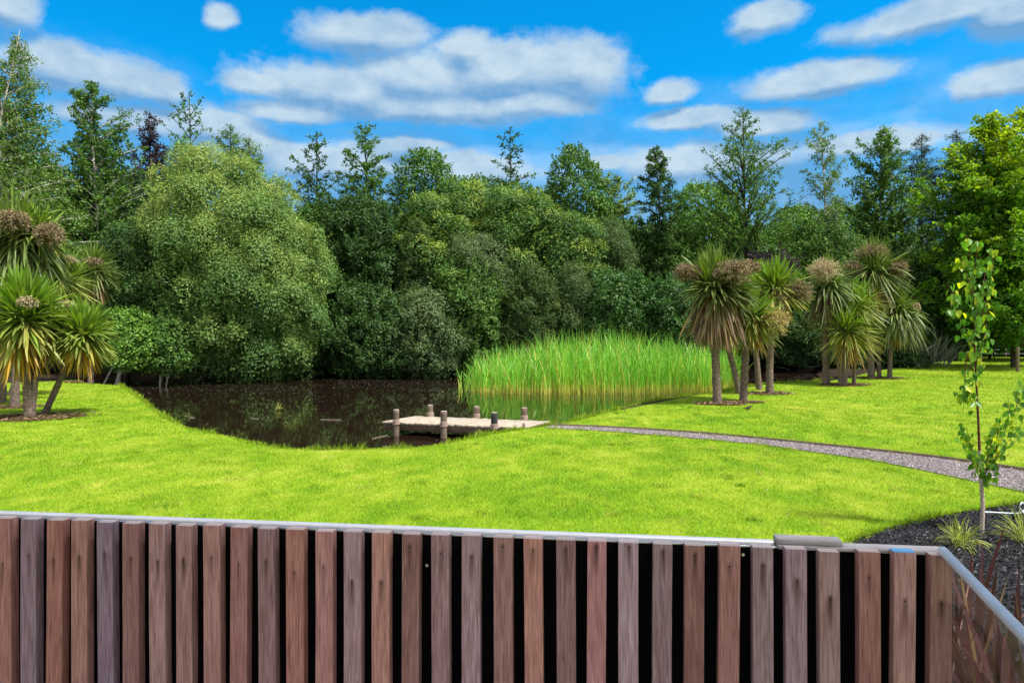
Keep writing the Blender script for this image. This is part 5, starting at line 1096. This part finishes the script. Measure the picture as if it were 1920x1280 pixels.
# ------------------------------------------------------------------ sky
SUN_EL, SUN_AZ = 60.0, 118.0       # azimuth clockwise from +Y (the way the camera looks)
sc = bpy.context.scene
wd = bpy.data.worlds.new('World'); sc.world = wd; wd.use_nodes = True; nt = wd.node_tree; nt.nodes.clear()
sky = nd(nt, 'ShaderNodeTexSky', sky_type='NISHITA', sun_disc=False, sun_elevation=math.radians(SUN_EL), sun_rotation=math.radians(SUN_AZ), air_density=1.0, dust_density=.6, ozone_density=3.0)
SKY_TINT = (.012, 1.04, 1.50)
skc = mixc(nt, 1.0, sky.outputs[0], SKY_TINT, 'MULTIPLY')
dv = nd(nt, 'ShaderNodeTexCoord').outputs['Generated']
sx = nd(nt, 'ShaderNodeSeparateXYZ', {0: dv}); az = mth(nt, 'ARCTAN2', sx.outputs[0], sx.outputs[1]); el = mth(nt, 'ARCSINE', sx.outputs[2])
co = nd(nt, 'ShaderNodeCombineXYZ', {0: az, 1: el}).outputs[0]
def azel(px, py):
    x, z_ = (px - 960) / F, (H - py) / F; return math.atan2(x, 1), math.atan2(z_, math.hypot(x, 1))
n1 = nd(nt, 'ShaderNodeTexNoise', {'Vector': scaled(nt, dv, (1, 1, 1.7)), 'Scale': 7.0, 'Detail': 6.0, 'Roughness': .55})
n2 = nd(nt, 'ShaderNodeTexNoise', {'Vector': scaled(nt, dv, (1, 1, 1.5)), 'Scale': 24.0, 'Detail': 5.0, 'Roughness': .6})
dis = nd(nt, 'ShaderNodeVectorMath', {0: nd(nt, 'ShaderNodeVectorMath', {0: n1.outputs['Color'], 1: (.5, .5, .5)}, operation='SUBTRACT').outputs[0], 1: (.085, .034, 0)}, operation='MULTIPLY').outputs[0]
cod = nd(nt, 'ShaderNodeVectorMath', {0: co, 1: dis}, operation='ADD').outputs[0]
clouds = [(960, 135, 215, 72), (1090, 135, 110, 70), (800, 150, 170, 68), (640, 170, 190, 56), (700, 66, 130, 46), (885, 85, 55, 34), (500, 160, 70, 30), (820, 205, 270, 42), (1000, 200, 150, 34), (560, 215, 120, 26), (240, 225, 160, 34), (1130, 300, 60, 22), (760, 275, 90, 18),
          (15, 15, 62, 50), (150, 135, 190, 58), (290, 165, 70, 40), (400, 240, 145, 48), (425, 38, 34, 24), (1440, 38, 70, 38), (1730, 38, 200, 40), (1900, 30, 120, 55),
          (1540, 155, 175, 34), (1600, 140, 60, 28), (1870, 152, 115, 38), (1258, 172, 50, 27), (1290, 222, 105, 24), (1420, 230, 120, 28), (1640, 265, 190, 34), (1320, 300, 240, 50), (620, 305, 200, 46), (850, 320, 200, 40), (480, 270, 60, 30),
          (-200, 120, 160, 60), (2150, 110, 170, 50), (-420, 230, 200, 50), (2350, 240, 220, 50)]
def density(vec):
    dmin = None
    for (px, py, rx, ry) in clouds:
        a, e = azel(px, py); a2, e2 = azel(px + rx, py); a3, e3 = azel(px, py - ry)
        q = nd(nt, 'ShaderNodeVectorMath', {0: vec, 1: (1 / (a2 - a), 1 / (e3 - e), 0), 2: (-a / (a2 - a), -e / (e3 - e), 0)}, operation='MULTIPLY_ADD').outputs[0]
        l = nd(nt, 'ShaderNodeVectorMath', {0: q}, operation='LENGTH').outputs['Value']
        dmin = l if dmin is None else nd(nt, 'ShaderNodeMath', {0: dmin, 1: l, 2: .18}, operation='SMOOTH_MIN').outputs[0]
    return dmin
dA = density(cod)
cu = nd(nt, 'ShaderNodeVectorMath', {0: cod, 1: (.006, .022, 0)}, operation='ADD').outputs[0]
dB = density(cu)
# edge noise
n5 = nd(nt, 'ShaderNodeTexNoise', {'Vector': scaled(nt, dv, (1, 1, 1.3)), 'Scale': 60.0, 'Detail': 4.0, 'Roughness': .6})
edge = mth(nt, 'ADD', mth(nt, 'ADD', dA, mth(nt, 'MULTIPLY_ADD', n2.outputs['Fac'], .9, -.45)), mth(nt, 'MULTIPLY_ADD', n5.outputs['Fac'], .45, -.225))
cov = nd(nt, 'ShaderNodeMapRange', {0: edge, 1: 1.26, 2: .60, 3: 0.0, 4: 1.0}, interpolation_type='SMOOTHSTEP').outputs[0]
# low veil near the horizon and scattered clouds elsewhere round the dome
veil = nd(nt, 'ShaderNodeMapRange', {0: mth(nt, 'ADD', el, mth(nt, 'MULTIPLY_ADD', n1.outputs['Fac'], .22, -.11)), 1: .37, 2: .15, 3: 0.0, 4: .88}, interpolation_type='SMOOTHSTEP').outputs[0]
n3 = nd(nt, 'ShaderNodeTexNoise', {'Vector': scaled(nt, dv, (1, 1, 2.2)), 'Scale': 3.2, 'Detail': 7.0, 'Roughness': .55})
away = nd(nt, 'ShaderNodeMapRange', {0: sx.outputs[1], 1: .55, 2: .3, 3: 0.0, 4: 1.0}).outputs[0]
oth = mth(nt, 'MULTIPLY', nd(nt, 'ShaderNodeMapRange', {0: n3.outputs['Fac'], 1: .30, 2: .50, 3: 0.0, 4: .95}, interpolation_type='SMOOTHSTEP').outputs[0], away)
lit = nd(nt, 'ShaderNodeMapRange', {0: mth(nt, 'SUBTRACT', dB, dA), 1: -.28, 2: .32, 3: 0.0, 4: 1.0}).outputs[0]
lit = mth(nt, 'ADD', mth(nt, 'ADD', mth(nt, 'MULTIPLY', lit, .75), mth(nt, 'MULTIPLY_ADD', n1.outputs['Fac'], 1.1, -.55)), mth(nt, 'MULTIPLY_ADD', n2.outputs['Fac'], 1.3, -.60), clamp=True)
CL_D, CL_B = (.095, .215, .375), (.33, .415, .48)
clc = mixc(nt, lit, CL_D, CL_B)
allc = mth(nt, 'MAXIMUM', mth(nt, 'MAXIMUM', mth(nt, 'MULTIPLY', cov, .97), veil), oth)
up_ = nd(nt, 'ShaderNodeMapRange', {0: sx.outputs[2], 1: -.02, 2: .0, 3: 0.0, 4: 1.0}).outputs[0]
SKYK = .085
bg1 = nd(nt, 'ShaderNodeBackground', {'Color': skc, 'Strength': SKYK}); bg2 = nd(nt, 'ShaderNodeBackground', {'Color': clc, 'Strength': 1.0})
bg3 = nd(nt, 'ShaderNodeBackground', {'Color': (.64, .61, .59, 1), 'Strength': 1.0})      # sunlit cloud deck behind and overhead
mx0 = nd(nt, 'ShaderNodeMixShader', {0: mth(nt, 'MAXIMUM', mth(nt, 'MULTIPLY', cov, .97), veil), 1: bg1.outputs[0], 2: bg2.outputs[0]})
mx = nd(nt, 'ShaderNodeMixShader', {0: oth, 1: mx0.outputs[0], 2: bg3.outputs[0]})
nd(nt, 'ShaderNodeOutputWorld', {'Surface': mx.outputs[0]})
wd.cycles.sampling_method = 'MANUAL'; wd.cycles.sample_map_resolution = 512

sl = bpy.data.lights.new('sun', 'SUN'); sl.energy = 4.5; sl.angle = math.radians(5.0); sl.color = (1.0, .95, .86)
so = bpy.data.objects.new('sun', sl); C.objects.link(so); a_, e_ = math.radians(SUN_AZ), math.radians(SUN_EL)
so.rotation_euler = Vector((math.sin(a_) * math.cos(e_), math.cos(a_) * math.cos(e_), math.sin(e_))).to_track_quat('Z', 'Y').to_euler()

cam = bpy.data.cameras.new('camera'); co_ = bpy.data.objects.new('camera', cam); C.objects.link(co_); sc.camera = co_
co_.location = (0, 0, CH); co_.rotation_euler = (math.pi / 2, 0, 0); cam.sensor_width = 36; cam.lens = 24; cam.shift_y = -(640 - H) / 1920; cam.clip_start = .05; cam.clip_end = 3000
sc.view_settings.view_transform = 'Standard'; sc.view_settings.look = 'None'; sc.view_settings.gamma = 1.0; sc.view_settings.exposure = 0.85
sc.cycles.max_bounces = 8; sc.cycles.diffuse_bounces = 3; sc.cycles.glossy_bounces = 3; sc.cycles.transmission_bounces = 4; sc.cycles.transparent_max_bounces = 8
for o in bpy.data.objects:
    if '_loc' in o: del o['_loc']
